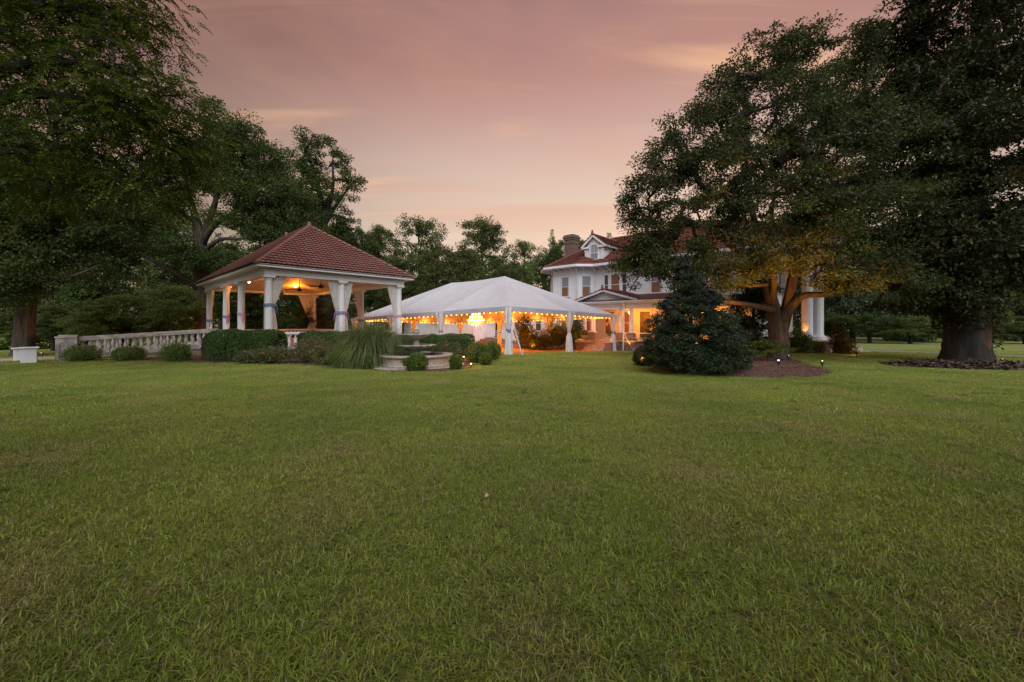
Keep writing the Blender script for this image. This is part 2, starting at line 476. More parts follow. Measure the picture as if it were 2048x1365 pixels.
def leaf_geo(pos, d, nrm, ln, wd, fold=0.12):
    d = unit(d)
    s = unit(np.cross(d, nrm))
    n = np.cross(s, d)
    ln = np.asarray(ln)[:, None]; wd = np.asarray(wd)[:, None]
    mid = pos + d * ln * 0.48 + n * ln * fold
    V = np.empty((len(pos), 4, 3))
    V[:, 0] = pos
    V[:, 1] = mid + s * wd * 0.5
    V[:, 2] = pos + d * ln
    V[:, 3] = mid - s * wd * 0.5
    F = np.arange(len(pos) * 4).reshape(-1, 4)
    return V.reshape(-1, 3), F

def join_geo(parts):
    vs, fs, n = [], [], 0
    for v, f in parts:
        vs.append(v); fs.append(f + n); n += len(v)
    return np.concatenate(vs), np.concatenate(fs)

def px_lobes(L):
    """(px, py, depth, rx px, rz px, ry m) -> centres and radii in metres"""
    C, R = [], []
    for l in L:
        px, py, D, rx, rz = l[:5]
        rxm, rzm = rx * D / FPX, rz * D / FPX
        ry = l[5] if len(l) > 5 else max(rxm, rzm)
        C.append(at(px, py, D)); R.append((rxm, ry, rzm))
    return np.array(C), np.array(R)

def lobe_points(C, R, n, rng, shell=0.5, inner=0.22, zmin=None):
    w = (R[:, 0] * R[:, 1] * R[:, 2]) ** 0.72
    k = rng.choice(len(C), n, p=w / w.sum())
    d = unit(rng.normal(size=(n, 3)))
    r = shell + (1 - shell) * rng.random(n) ** 0.7
    m = rng.random(n) < inner
    r[m] = rng.random(m.sum()) ** (1 / 3)
    p = C[k] + d * R[k] * r[:, None]
    if zmin is not None: p[:, 2] = np.maximum(p[:, 2], zmin + rng.random(n) * 0.3)
    return p, d

def cluster_leaves(cen, out, per, cr, ln, wd, rng, droop=0.15, flat=0.5, lay=0.9):
    n = len(cen) * per
    c = np.repeat(cen, per, axis=0); o = np.repeat(out, per, axis=0)
    off = unit(rng.normal(size=(n, 3))) * (rng.random(n) ** 0.45)[:, None] * cr * rng.uniform(0.6, 1.25, len(cen)).repeat(per)[:, None]
    off[:, 2] *= flat
    d = unit(off) * 0.8 + o * 0.45 + rng.normal(size=(n, 3)) * 0.55
    d[:, 2] -= droop
    nr = rng.normal(size=(n, 3)) * 0.55
    nr[:, 2] += lay
    L = ln * rng.uniform(0.65, 1.25, n)
    return leaf_geo(c + off, d, nr, L, wd * L / ln * rng.uniform(0.8, 1.15, n))

def frond_leaves(cen, out, per, m, cr, lr, ln, wd, rng, down=0.55):
    nf = len(cen) * per
    c = np.repeat(cen, per, axis=0); o = np.repeat(out, per, axis=0)
    off = rng.normal(size=(nf, 3)) * cr * 0.55
    off[:, 2] *= 0.5
    base = c + off
    d = unit(unit(off) * 1.0 + o * 0.4 + rng.normal(size=(nf, 3)) * 0.35 + np.array([0.25, -0.1, -0.15]))
    LR = lr * rng.uniform(0.7, 1.2, nf)
    side = unit(np.cross(d, np.array([0, 0, 1.0]) + rng.normal(size=(nf, 3)) * 0.2))
    P, D, NR, LN = [], [], [], []
    for k in range(m):
        s = (k // 2 + 1) / (m // 2 + 0.5)
        sg = 1 if k % 2 else -1
        P.append(base + d * (LR * s)[:, None] + np.array([0, 0, -1.0]) * (LR * down * s * s)[:, None])
        D.append(side * sg * 0.9 + d * 0.55 + np.array([0, 0, -0.45]) * s + rng.normal(size=(nf, 3)) * 0.12)
        NR.append(np.tile(np.array([0, 0, 1.0]), (nf, 1)) + rng.normal(size=(nf, 3)) * 0.25)
        LN.append(ln * rng.uniform(0.8, 1.15, nf) * (1 - 0.35 * abs(s - 0.5)))
    LN = np.concatenate(LN)
    return leaf_geo(np.concatenate(P), np.concatenate(D), np.concatenate(NR), LN, wd * LN / ln)

def smooth_path(pts, rad, sub=4):
    pts = [np.array(p, float) for p in pts]
    P, R = [], []
    n = len(pts)
    for i in range(n - 1):
        p0 = pts[max(i - 1, 0)]; p1 = pts[i]; p2 = pts[i + 1]; p3 = pts[min(i + 2, n - 1)]
        for k in range(sub):
            t = k / sub
            P.append(0.5 * ((2 * p1) + (-p0 + p2) * t + (2 * p0 - 5 * p1 + 4 * p2 - p3) * t * t + (-p0 + 3 * p1 - 3 * p2 + p3) * t ** 3))
            R.append(rad[i] * (1 - t) + rad[i + 1] * t)
    P.append(pts[-1]); R.append(rad[-1])
    return P, R

def skeleton(mb, limbs, targets, rng, rtip=0.012, power=0.5, sides=5, nsub=3, rmax=0.3):
    """limbs: hand-laid polylines [(pts, radii)]; targets: cluster centres joined to the nearest wood"""
    pr = random.Random(int(rng.integers(1e9)))
    nodes, nrad, par = [], [], []
    for k, (pts, rad) in enumerate(limbs):
        P, R = smooth_path(pts, rad)
        mb.tube(P, R, n=30 if R[0] > 0.35 else (16 if R[0] > 0.15 else 8), rough=0.04, rng=pr, ridge=0.035 if R[0] > 0.15 else 0.0)
        st = len(nodes)
        for i, (p, r) in enumerate(zip(P, R)):
            if k == 0 and i < len(P) * 0.35: continue
            nodes.append(p); nrad.append(r); par.append(-1)
    fixed = len(nodes)
    cap = len(nodes) + len(targets) * nsub
    NP = np.empty((cap, 3)); NP[:fixed] = np.array(nodes)
    par = list(par); cnt = fixed
    base = np.array(limbs[0][0][-1], float)
    order = np.argsort(np.linalg.norm(targets - base, axis=1))
    for ti in order:
        t = targets[ti]
        dv = t - NP[:cnt]
        dist = np.linalg.norm(dv, axis=1)
        cost = dist + 0.35 * np.maximum(0, NP[:cnt, 2] - t[2])
        j = int(np.argmin(cost))
        p = NP[j].copy(); prev = j
        L = dist[j]
        for k in range(1, nsub + 1):
            f = k / nsub
            q = p + (t - p) * f
            q[2] += math.sin(f * PI) * L * 0.10
            if k < nsub: q += rng.normal(size=3) * L * 0.05
            NP[cnt] = q; par.append(prev); prev = cnt; cnt += 1
    w = np.zeros(cnt)
    for i in range(cnt - 1, fixed - 1, -1):
        w[i] += 1.0 / nsub
        if par[i] >= 0: w[par[i]] += w[i]
    R = np.minimum(rtip * np.maximum(w, 0.33) ** power * 1.5, rmax)
    segs_v, segs_f = [], []
    nn = 0
    ang = np.linspace(0, 2 * PI, sides, endpoint=False)
    I = np.arange(fixed, cnt); J = np.array(par)[fixed:cnt].astype(int)
    if len(I):
        a = NP[J]; b = NP[I]
        ra = np.where(J < fixed, np.minimum(R[I] * 1.25, np.array(nrad + [0])[np.minimum(J, fixed)] * 0.8 + 0.004), R[np.minimum(J, cnt - 1)])
        ra = np.minimum(ra, R[I] * 1.7)
        rb = R[I]
        d = unit(b - a)
        ref = np.where(np.abs(d[:, 2:3]) > 0.9, np.array([[1.0, 0, 0]]), np.array([[0, 0, 1.0]]))
        e1 = unit(np.cross(d, ref)); e2 = np.cross(d, e1)
        ca, sa = np.cos(ang), np.sin(ang)
        ring = e1[:, None, :] * ca[None, :, None] + e2[:, None, :] * sa[None, :, None]
        A = a[:, None, :] + ring * ra[:, None, None]
        B = (b + d * rb[:, None] * 0.3)[:, None, :] + ring * rb[:, None, None]
        V = np.concatenate([A, B], axis=1)
        k = np.arange(sides); k2 = (k + 1) % sides
        f = np.stack([k, k2, sides + k2, sides + k], axis=1)
        Fc = (np.arange(len(I)) * 2 * sides)[:, None, None] + f[None]
        return V.reshape(-1, 3), Fc.reshape(-1, 4)
    return None

def make_tree(name, label, cat, base, limbs, lobes, leafmat, barkmat, seed, ncl, per, cr, ln, wd, group=None, droop=0.2, flat=0.5,
              frond=None, shell=0.5, inner=0.22, rtip=0.012, lay=0.9, rmax=0.22, extra=None, zmin=None):
    rng = np.random.default_rng(seed)
    base = np.array(base, float)
    t = thing(name, label, cat, base, group=group)
    C, R = px_lobes(lobes) if not isinstance(lobes, tuple) else lobes
    cen, out = lobe_points(C, R, ncl, rng, shell, inner, zmin)
    mb = MB()
    tw = skeleton(mb, limbs, cen, rng, rtip=rtip, rmax=rmax)
    tv = np.array(mb.v); 
    m0 = len(mb.v)
    mb.v = [tuple(p) for p in (tv - base)]
    if tw is not None:
        v2 = tw[0] - base
        mb.v.extend(map(tuple, v2.tolist()))
        mb.f.extend(map(tuple, (tw[1] + m0).tolist()))
    tr = mb.build('trunk', barkmat, t, smooth=True)
    if frond:
        v, f = frond_leaves(cen, out, per, frond[0], cr, frond[1], ln, wd, rng)
    else:
        v, f = cluster_leaves(cen, out, per, cr, ln, wd, rng, droop, flat, lay)
    if extra is not None:
        v, f = join_geo([(v, f), extra])
    me = np_mesh('crown', v - base, f, leafmat)
    link_mesh('crown', me, t)
    return t

def blob_core(radii, k=0.8, seed=1, n=14, m=9):
    pr = random.Random(seed)
    mb = MB(); mb.sphere((0, 0, 0), 1.0, n, m)
    mb.v = [(x * radii[0] * k * pr.uniform(0.9, 1.05), y * radii[1] * k * pr.uniform(0.9, 1.05), z * radii[2] * k * pr.uniform(0.92, 1.04)) for x, y, z in mb.v]
    return mb

def shrub_mesh(name, radii, n, ln, wd, leafmat, seed, up=0.7, shell=0.72, ragged=0.12):
    """rounded bush standing on z=0, leaves all round its surface and through the outer third"""
    rng = np.random.default_rng(seed)
    d = unit(rng.normal(size=(n, 3)))
    bumps = unit(rng.normal(size=(26, 3)))
    bd = (d @ bumps.T).max(axis=1)
    r = (shell + (1 - shell) * rng.random(n) ** 0.6) * (1 + ragged * (bd - 0.9) * 4) * rng.uniform(1 - ragged * 0.4, 1 + ragged * 0.5, n)
    p = d * r[:, None] * np.array(radii)
    p[:, 2] = np.maximum(p[:, 2] + radii[2] * 0.93, 0.02 + 0.05 * rng.random(n))
    dr = d * 0.8 + rng.normal(size=(n, 3)) * 0.5
    dr[:, 2] += up
    nr = d + rng.normal(size=(n, 3)) * 0.5
    L = ln * rng.uniform(0.6, 1.3, n)
    v, f = leaf_geo(p, dr, nr, L, wd * L / ln)
    return np_mesh(name, v, f, leafmat)

def hedge_geo(path, hw, h, n, ln, rng, rnd=0.35):
    """clipped hedge along a path of (x, y): rounded box section; leaf points on its surface"""
    path = np.array(path, float)
    seg = np.linalg.norm(np.diff(path, axis=0), axis=1); cum = np.concatenate([[0], np.cumsum(seg)])
    s = rng.random(n) * (cum[-1] + 1.2 * hw) - 0.6 * hw
    sc = np.clip(s, 0, cum[-1])
    i = np.clip(np.searchsorted(cum, sc, side='right') - 1, 0, len(seg) - 1)
    tdir = unit(path[i + 1] - path[i])
    c = path[i] + tdir * (sc - cum[i])[:, None]
    nrm2 = np.stack([-tdir[:, 1], tdir[:, 0]], axis=1)
    a = rng.random(n) * (2 * h + 2 * hw) - (h + hw)        # arc position over the section
    side = np.sign(a)
    aa = np.abs(a)
    k = 4.0
    th = np.where(aa < hw, aa / hw * (PI / 4), PI / 4 + (aa - hw) / h * (PI / 4))
    # superellipse section
    xs = np.sin(th) ** (2 / k); zs = np.cos(th) ** (2 / k)
    over = (s - sc) / (0.6 * hw)
    endk = np.sqrt(np.maximum(0, 1 - over ** 2)) ** 0.6
    x = xs * hw * side * np.maximum(endk, 0.05); z = zs * h * (0.9 + 0.1 * endk)
    und = 0.03 * np.sin(s * 3.1 + side) + 0.025 * np.sin(s * 7.7 + z * 5)
    p = np.empty((n, 3))
    p[:, :2] = c + tdir * (over * 0.6 * hw)[:, None] + nrm2 * (x * (1 + und))[:, None]
    p[:, 2] = np.maximum(z * (1 + und * 0.8) - rng.random(n) * 0.05, 0.02)
    o = np.empty((n, 3)); o[:, :2] = nrm2 * (xs * side)[:, None] + tdir * over[:, None]; o[:, 2] = zs * 0.9
    o = unit(o)
    d = o * 0.55 + rng.normal(size=(n, 3)) * 0.6
    d[:, 2] += 0.3
    L = ln * rng.uniform(0.6, 1.3, n)
    return leaf_geo(p + o * (rng.random(n) * 0.05)[:, None], d, o + rng.normal(size=(n, 3)) * 0.5, L, L * 0.6)

def hedge(name, label, base, path, hw, h, n, ln, seed, leafmat='leaf_hedge', group=None):
    rng = np.random.default_rng(seed)
    t = thing(name, label, 'hedge', base, group=group)
    if len(path) > 2: path = [tuple(p[:2]) for p in smooth_path([(x, y, 0) for x, y in path], [1] * len(path), 6)[0]]
    v, f = hedge_geo(path, hw, h, n, ln, rng)
    link_mesh('foliage', np_mesh('foliage', v, f, Mt[leafmat]), t)
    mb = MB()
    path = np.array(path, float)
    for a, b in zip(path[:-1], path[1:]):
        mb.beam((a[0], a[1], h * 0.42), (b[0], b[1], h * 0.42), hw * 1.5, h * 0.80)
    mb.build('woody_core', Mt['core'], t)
    return t

# ------------------------------------------------------------------ ground
from mathutils.geometry import delaunay_2d_cdt

def inside(poly, x, y):
    c = False
    n = len(poly)
    j = n - 1
    for i in range(n):
        xi, yi = poly[i]; xj, yj = poly[j]
        if ((yi > y) != (yj > y)) and (x < (xj - xi) * (y - yi) / (yj - yi) + xi): c = not c
        j = i
    return c

def densify(poly, step):
    out = []
    n = len(poly)
    for i in range(n):
        a = np.array(poly[i], float); b = np.array(poly[(i + 1) % n], float)
        k = max(1, int(np.linalg.norm(b - a) / step))
        for q in range(k): out.append(tuple(a + (b - a) * q / k))
    return out

def round_poly(poly, it=2):
    for _ in range(it):
        q = []
        n = len(poly)
        for i in range(n):
            a = np.array(poly[i], float); b = np.array(poly[(i + 1) % n], float)
            q.append(tuple(a * 0.75 + b * 0.25)); q.append(tuple(a * 0.25 + b * 0.75))
        poly = q
    return poly

def ground_patch(name, poly, dz, material, step=0.6, mound=0.0, rough=0.0, seed=0, wob=0.0):
    pr = random.Random(seed)
    bp = densify(poly, step)
    if wob: bp = [(x + pr.uniform(-wob, wob), y + pr.uniform(-wob, wob)) for x, y in bp]
    n = len(bp)
    xs = [p[0] for p in bp]; ys = [p[1] for p in bp]
    pts = [Vector(p) for p in bp]
    edges = [(i, (i + 1) % n) for i in range(n)]
    ba = np.array(bp)
    x = min(xs) + step / 2
    info = [0.0] * n
    while x < max(xs):
        y = min(ys) + step / 2
        while y < max(ys):
            if inside(bp, x, y):
                dd = np.min(np.hypot(ba[:, 0] - x, ba[:, 1] - y))
                if dd > step * 0.45:
                    pts.append(Vector((x + pr.uniform(-.15, .15) * step, y + pr.uniform(-.15, .15) * step))); info.append(dd)
            y += step
        x += step
    V, E, F, *_ = delaunay_2d_cdt(pts, edges, [list(range(n))], 1, 1e-5)
    mb = MB()
    vs = []
    for k, p in enumerate(V):
        dd = np.min(np.hypot(ba[:, 0] - p[0], ba[:, 1] - p[1]))
        vs.append((p[0], p[1], g(p[0], p[1]) + dz + mound * min(dd / 0.8, 1.0) + pr.uniform(-rough, rough) * min(dd, 0.3) / 0.3))
    mb.add(vs, [tuple(f) for f in F])
    o = mb.build(name, material, smooth=True)
    if len(o.data.polygons) and o.data.polygons[0].normal.z < 0: o.data.flip_normals()
    tag(o, kind='structure')
    return o

GREEN_A, GREEN_B, DRY = (0.350, 0.410, 0.080), (0.205, 0.295, 0.050), (0.44, 0.385, 0.160)
Mt['lawn'] = mat('lawn_soil', (0.19, 0.215, 0.045), 0.95, col2=(0.13, 0.155, 0.033), vscale=7, coords='World', var=0.25, bump=0.8, bscale=50, patch=((0.125, 0.115, 0.045), 0.55, 0.52, 0.8))
def blade_mat(name, a, b, dry, tr=0.4, lo=0.49, hi=0.82):
    return mat(name, a, 0.55, col2=b, vscale=0.42, coords='World', island=0.55, transl=tr, spec=0.25, patch=(dry, 0.8, lo, hi))
Mt['blade'] = blade_mat('grass_blade', GREEN_A, GREEN_B, DRY)
Mt['blade_dry'] = mat('dry_grass_blade', (0.36, 0.29, 0.17), 0.7, island=0.4, transl=0.3)
Mt['blade_wide'] = mat('coarse_grass_blade', (0.15, 0.21, 0.05), 0.5, island=0.3, transl=0.3)
Mt['clover'] = mat('weed_leaf', (0.15, 0.215, 0.036), 0.5, island=0.3, transl=0.25)

def axis(a, lim, first):
    out = [0.0]; s = first
    while out[-1] < lim:
        out.append(out[-1] + s); s *= 1.09
    return out
xp = axis(0, 420, 1.0); xs_ = [-v for v in reversed(xp[1:])] + xp
ys_ = [-60, -40, -25, -15, -8, -4] + [k * 1.0 for k in range(0, 42)] + [42 + v for v in axis(0, 600, 2.0)]
gv = np.array([[(x, y, g(x, y)) for x in xs_] for y in ys_]).reshape(-1, 3)
nx = len(xs_)
gi, gj = np.meshgrid(np.arange(len(ys_) - 1), np.arange(nx - 1), indexing='ij')
q0 = (gi * nx + gj).ravel()
lawn = link_mesh('lawn', np_mesh('lawn', gv, np.stack([q0, q0 + 1, q0 + nx + 1, q0 + nx], axis=1), Mt['lawn'], smooth=True))
tag(lawn, kind='structure')

def gpx(px, py):
    D = EYE * FPX / (py - HORY)
    for _ in range(6):
        x = (px - 1024) / FPX * D
        D = (EYE - g(x, D)) * FPX / (py - HORY)
    return ((px - 1024) / FPX * D, D)

TN = np.array([-0.17, 19.6])              # near corner of the tent
GC = np.array([-11.2, 18.3])              # near corner column of the gazebo
HQ = np.array([6.88, 33.0])               # inner corner of bay and side facade
FX, FY = (833 - 1024) / FPX * 14.4, 14.4  # fountain centre

garden_bed = [gpx(150, 723), gpx(300, 724), gpx(420, 727), gpx(520, 729), gpx(600, 730), gpx(680, 738), gpx(740, 743), gpx(800, 746), gpx(870, 746),
              gpx(930, 742), gpx(975, 734), gpx(998, 722), (-0.9, 18.6), (-2.0, 20.0), (-3.4, 22.4), (-6.0, 24.4), (-9.5, 23.2), (-12.5, 21.3), (-16.6, 18.4)]
tree_bed = [gpx(1288, 729), gpx(1330, 744), gpx(1400, 754), gpx(1500, 757), gpx(1600, 757), gpx(1664, 752), gpx(1664, 741), gpx(1612, 727), gpx(1580, 718), (9.6, 18.6), (6.6, 18.0)]
mag_c = gpx(1930, 733)
mag_bed = [(mag_c[0] + 2.7 * math.cos(a), mag_c[1] + 1.35 * math.sin(a)) for a in np.linspace(0, 2 * PI, 26, endpoint=False)]
house_bed = [tuple(site(HQ, a, b)[:2]) for a, b in ((-4.6, -3.9), (-5.4, -6.0), (-4.6, -9), (-3.4, -12.0), (-2.6, -14.5), (-1.6, -17.4), (0.6, -18.0), (0.6, -15.4), (-0.6, -15.2), (-0.6, -12.4), (-3.1, -11.6), (-3.1, -3.9))]
garden_bed, tree_bed, house_bed = round_poly(garden_bed), round_poly(tree_bed), round_poly(house_bed, 1)
ground_patch('garden_bed', garden_bed, 0.012, Mt['mulch'], 0.5, mound=0.03, rough=0.02, seed=2, wob=0.04)
ground_patch('tree_bed', tree_bed, 0.012, Mt['mulch'], 0.45, mound=0.09, rough=0.03, seed=3, wob=0.05)
ground_patch('leaf_litter_bed', mag_bed, 0.012, Mt['mulch'], 0.4, mound=0.10, rough=0.03, seed=4, wob=0.1)
ground_patch('house_bed', house_bed, 0.012, Mt['mulch'], 0.5, mound=0.05, rough=0.03, seed=5, wob=0.05)
terrace_poly = [tuple(site(TN, a, b)[:2]) for a, b in ((0.25, 0.15), (0.25, 16.2), (12.0, 16.2), (15.0, 12.0), (15.0, 3.9), (10.9, 1.7), (10.6, 0.15))]
ground_patch('terrace', terrace_poly, 0.016, Mt['terrace'], 0.8)
drive = [gpx(1700, 700.5), gpx(1800, 702), gpx(1900, 705), gpx(1980, 708.5), gpx(2090, 714.5), (34, 22), (44, 16), (44, 13), (36, 18.5), gpx(2110, 722), gpx(2000, 713.5), gpx(1900, 709.5), gpx(1800, 706), gpx(1700, 704.5), gpx(1600, 702.5), gpx(1600, 699)]
drive_pts = drive
ground_patch('driveway', drive, 0.014, Mt['asphalt'], 1.2)
walk = [tuple(site(GC, a, b)[:2]) for a, b in ((-9.5, 4.75), (-9.5, 7.75), (-6.3, 7.75), (-6.3, 4.75))]
ground_patch('garden_path', walk, 0.02, Mt['step'], 0.6)
BEDS = [garden_bed, tree_bed, mag_bed, house_bed, terrace_poly, drive, walk]

# mulch chips and fallen leaves lying on the beds
def scatter_chips(name, poly, n, ln, wd, material, seed, lift, mound):
    rng = np.random.default_rng(seed)
    xs = [p[0] for p in poly]; ys = [p[1] for p in poly]
    P = []
    while len(P) < n:
        x = rng.uniform(min(xs), max(xs)); y = rng.uniform(min(ys), max(ys))
        if inside(poly, x, y): P.append((x, y, g(x, y) + 0.012 + lift + rng.random() * 0.02))
    P = np.array(P)
    ba = np.array(densify(poly, 0.3))
    for k in range(n):
        dd = np.min(np.hypot(ba[:, 0] - P[k, 0], ba[:, 1] - P[k, 1])); P[k, 2] += mound * min(dd / 0.8, 1)
    d = rng.normal(size=(n, 3)); d[:, 2] *= 0.25
    nr = rng.normal(size=(n, 3)) * 0.4; nr[:, 2] += 1
    L = ln * rng.uniform(0.5, 1.4, n)
    v, f = leaf_geo(P, d, nr, L, wd * L / ln, fold=0.1)
    o = link_mesh(name, np_mesh(name, v, f, material))
    return o
tag(scatter_chips('mulch_chips', tree_bed, 5000, 0.07, 0.02, Mt['chip'], 11, 0.0, 0.09), 'loose brown wood mulch spread under the lit spreading tree', 'mulch', kind='stuff')
tag(scatter_chips('fallen_leaves', mag_bed, 3600, 0.16, 0.07, Mt['litter'], 12, 0.0, 0.10), 'dry brown leaves fallen round the thick trunk', 'leaf litter', kind='stuff')
tag(scatter_chips('garden_mulch', garden_bed, 2600, 0.07, 0.025, Mt['chip'], 13, 0.0, 0.03), 'loose mulch between the rose bushes and the fountain', 'mulch', kind='stuff')

# ------------------------------------------------------------------ grass
def grass_patch(name, size, n, hmin, hmax, w, seed, material, dry=0.0, segs=2, lean=0.5):
    rng = np.random.default_rng(seed)
    x = rng.uniform(-size / 2, size / 2, n); y = rng.uniform(-size / 2, size / 2, n)
    # clumping
    cl = rng.uniform(-size / 2, size / 2, (max(6, n // 40), 2))
    k = rng.integers(0, len(cl), n); m = rng.random(n) < 0.55
    x[m] = cl[k[m], 0] + rng.normal(size=m.sum()) * size * 0.035; y[m] = cl[k[m], 1] + rng.normal(size=m.sum()) * size * 0.035
    h = rng.uniform(hmin, hmax, n) * rng.uniform(0.7, 1.15, n)
    az = rng.uniform(0, 2 * PI, n); ln = np.abs(rng.normal(0.55, 0.35, n)) * lean * 2
    dx, dy = np.cos(az), np.sin(az)
    fx, fy = -dy, dx
    tw = rng.uniform(-1, 1, n)
    fx, fy = fx * np.cos(tw) + dx * np.sin(tw), fy * np.cos(tw) + dy * np.sin(tw)
    W = w * rng.uniform(0.6, 1.3, n)
    V = np.empty((n, 5, 3))
    for q, (t, ww) in enumerate(((0.0, 1.0), (0.55, 0.8))):
        cx = x + dx * h * ln * t * t; cy = y + dy * h * ln * t * t; cz = h * t * (1 - 0.12 * ln * t)
        V[:, 2 * q, 0] = cx - fx * W * ww / 2; V[:, 2 * q, 1] = cy - fy * W * ww / 2; V[:, 2 * q, 2] = cz
        V[:, 2 * q + 1, 0] = cx + fx * W * ww / 2; V[:, 2 * q + 1, 1] = cy + fy * W * ww / 2; V[:, 2 * q + 1, 2] = cz
    V[:, 4, 0] = x + dx * h * ln; V[:, 4, 1] = y + dy * h * ln; V[:, 4, 2] = h * np.maximum(0.15, 1 - 0.35 * ln)
    b = (np.arange(n) * 5)[:, None]
    F = np.concatenate([b + np.array([[0, 1, 3]]), b + np.array([[0, 3, 2]]), b + np.array([[2, 3, 4]])])
    me = np_mesh(name, V.reshape(-1, 3), F, material)
    if dry > 0:
        me.materials.append(Mt['blade_dry'])
        mi = (rng.random(n) < dry).astype(np.int32)
        me.polygons.foreach_set('material_index', np.concatenate([mi, mi, mi]))
    return me

def scatter(name, label, protos, pts, smin, smax, seed):
    c = bpy.data.collections.new(name + '_pieces')
    for k, me in enumerate(protos):
        o = bpy.data.objects.new(name + '_piece', me); c.objects.link(o)
    pm = bpy.data.meshes.new(name)
    pm.from_pydata([tuple(p) for p in pts], [], [])
    host = bpy.data.objects.new(name, pm); COL.objects.link(host)
    ng = bpy.data.node_groups.new(name + '_scatter', 'GeometryNodeTree')
    ng.interface.new_socket('Geometry', in_out='INPUT', socket_type='NodeSocketGeometry')
    ng.interface.new_socket('Geometry', in_out='OUTPUT', socket_type='NodeSocketGeometry')
    N, L = ng.nodes, ng.links
    gi = N.new('NodeGroupInput'); go = N.new('NodeGroupOutput')
    ci = N.new('GeometryNodeCollectionInfo'); ci.inputs['Collection'].default_value = c
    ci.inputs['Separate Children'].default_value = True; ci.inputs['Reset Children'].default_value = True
    ip = N.new('GeometryNodeInstanceOnPoints'); ip.inputs['Pick Instance'].default_value = True
    rv = N.new('FunctionNodeRandomValue'); rv.data_type = 'FLOAT_VECTOR'
    rv.inputs[0].default_value = (0, 0, 0); rv.inputs[1].default_value = (0, 0, 2 * PI); rv.inputs['Seed'].default_value = seed
    rs = N.new('FunctionNodeRandomValue'); rs.data_type = 'FLOAT'
    rs.inputs[2].default_value = smin; rs.inputs[3].default_value = smax; rs.inputs['Seed'].default_value = seed + 1
    L.new(gi.outputs[0], ip.inputs['Points']); L.new(ci.outputs[0], ip.inputs['Instance'])
    L.new(rv.outputs[0], ip.inputs['Rotation']); L.new(rs.outputs[1], ip.inputs['Scale'])
    L.new(ip.outputs[0], go.inputs[0])
    md = host.modifiers.new('scatter', 'NODES'); md.node_group = ng
    tag(host, label, 'grass', kind='stuff')
    return host

def lawn_points(y0, y1, step, seed, margin=0.12, xmax=None, keep=1.0):
    rng = np.random.default_rng(seed)
    P = []
    y = y0
    polys = BEDS
    boxes = [(min(p[0] for p in b) - .3, max(p[0] for p in b) + .3, min(p[1] for p in b) - .3, max(p[1] for p in b) + .3) for b in polys]
    while y < y1:
        hw = 1.36 * y + 1.0
        if xmax: hw = min(hw, xmax)
        x = -hw
        while x < hw:
            px, py = x + rng.uniform(-.5, .5) * step, y + rng.uniform(-.5, .5) * step
            x += step
            if rng.random() > keep: continue
            bad = False
            for b, bb in zip(polys, boxes):
                if bb[0] < px < bb[1] and bb[2] < py < bb[3] and inside(b, px, py): bad = True; break
            if not bad: P.append((px, py, g(px, py)))
        y += step
    return P

near = [grass_patch('near_grass', 0.5, 2300, 0.022, 0.068, 0.0058, 100 + k, Mt['blade'], dry=(0.10, 0.16, 0.07, 0.24, 0.12, 0.08)[k], lean=0.9) for k in range(6)]
scatter('near_grass', 'short mown lawn grass blades close by', near, lawn_points(1.0, 6.5, 0.30, 1), 0.85, 1.25, 5)
mid = [grass_patch('mid_grass', 0.8, 3200, 0.025, 0.055, 0.0060, 200 + k, Mt['blade'], dry=0.05 + 0.025 * k, lean=0.9) for k in range(4)]
scatter('mid_grass', 'mown lawn grass farther off', mid, lawn_points(6.4, 14.0, 0.46, 2), 0.85, 1.25, 6)
far = [grass_patch('far_grass', 1.2, 2600, 0.03, 0.055, 0.011, 300 + k, Mt['blade'], dry=0.05 + 0.02 * k, lean=0.9) for k in range(3)]
scatter('far_grass', 'mown lawn grass around the beds and buildings', far, lawn_points(13.8, 30.0, 0.70, 3, xmax=34), 0.85, 1.25, 7)

def tuft(name, n, h, w, seed):
    rng = np.random.default_rng(seed)
    me = grass_patch(name, 0.10, n, h * 0.6, h, w, seed, Mt['blade_wide'], lean=0.9)
    return me
tufts = [tuft('coarse_tuft', 46, 0.095, 0.006, 400 + k) for k in range(4)]
tp = [p for p in lawn_points(1.0, 9.0, 0.42, 4, keep=0.40) if (math.sin(p[0] * 1.3 + 2) + math.sin(p[1] * 1.7 + p[0] * .6)) > -0.2]
scatter('coarse_grass', 'coarser bright grass tufts standing up from the lawn', tufts, tp, 0.6, 1.35, 8)
def weed(seed):
    rng = np.random.default_rng(seed); n = 60
    p = rng.normal(size=(n, 3)) * 0.075; p[:, 2] = rng.uniform(0.008, 0.04, n)
    d = rng.normal(size=(n, 3)); d[:, 2] *= 0.2
    nr = rng.normal(size=(n, 3)) * 0.3; nr[:, 2] += 1
    L = rng.uniform(0.014, 0.028, n)
    v, f = leaf_geo(p, d, nr, L, L * 0.85, fold=0.03)
    return np_mesh('clover', v, f, Mt['clover'])
rngw = np.random.default_rng(77)
wp = []
for c in ((-0.55, 2.75), (-0.75, 2.95), (-0.3, 2.2), (0.1, 2.4), (-1.9, 3.4), (1.7, 3.0), (0.5, 2.0), (-0.62, 2.6), (2.6, 4.1)):
    for _ in range(4): wp.append((c[0] + rngw.normal() * 0.22, c[1] + rngw.normal() * 0.16, 0.0))
scatter('clover', 'small patches of low round-leaved weeds in the lawn', [weed(1), weed(2), weed(3)], wp, 0.8, 1.3, 9)
lf = MB()
lf.add([(0, 0, 0), (0.018, 0.02, 0.014), (0.0, 0.055, 0.02), (-0.018, 0.02, 0.008), (0, 0.024, 0.003)], [(0, 1, 4), (1, 2, 4), (2, 3, 4), (3, 0, 4)])
lo_ = lf.build('fallen_leaf', mat('pale_fallen_leaf', (0.5, 0.34, 0.28), 0.7), loc=(-0.214, 3.34, 0.045))
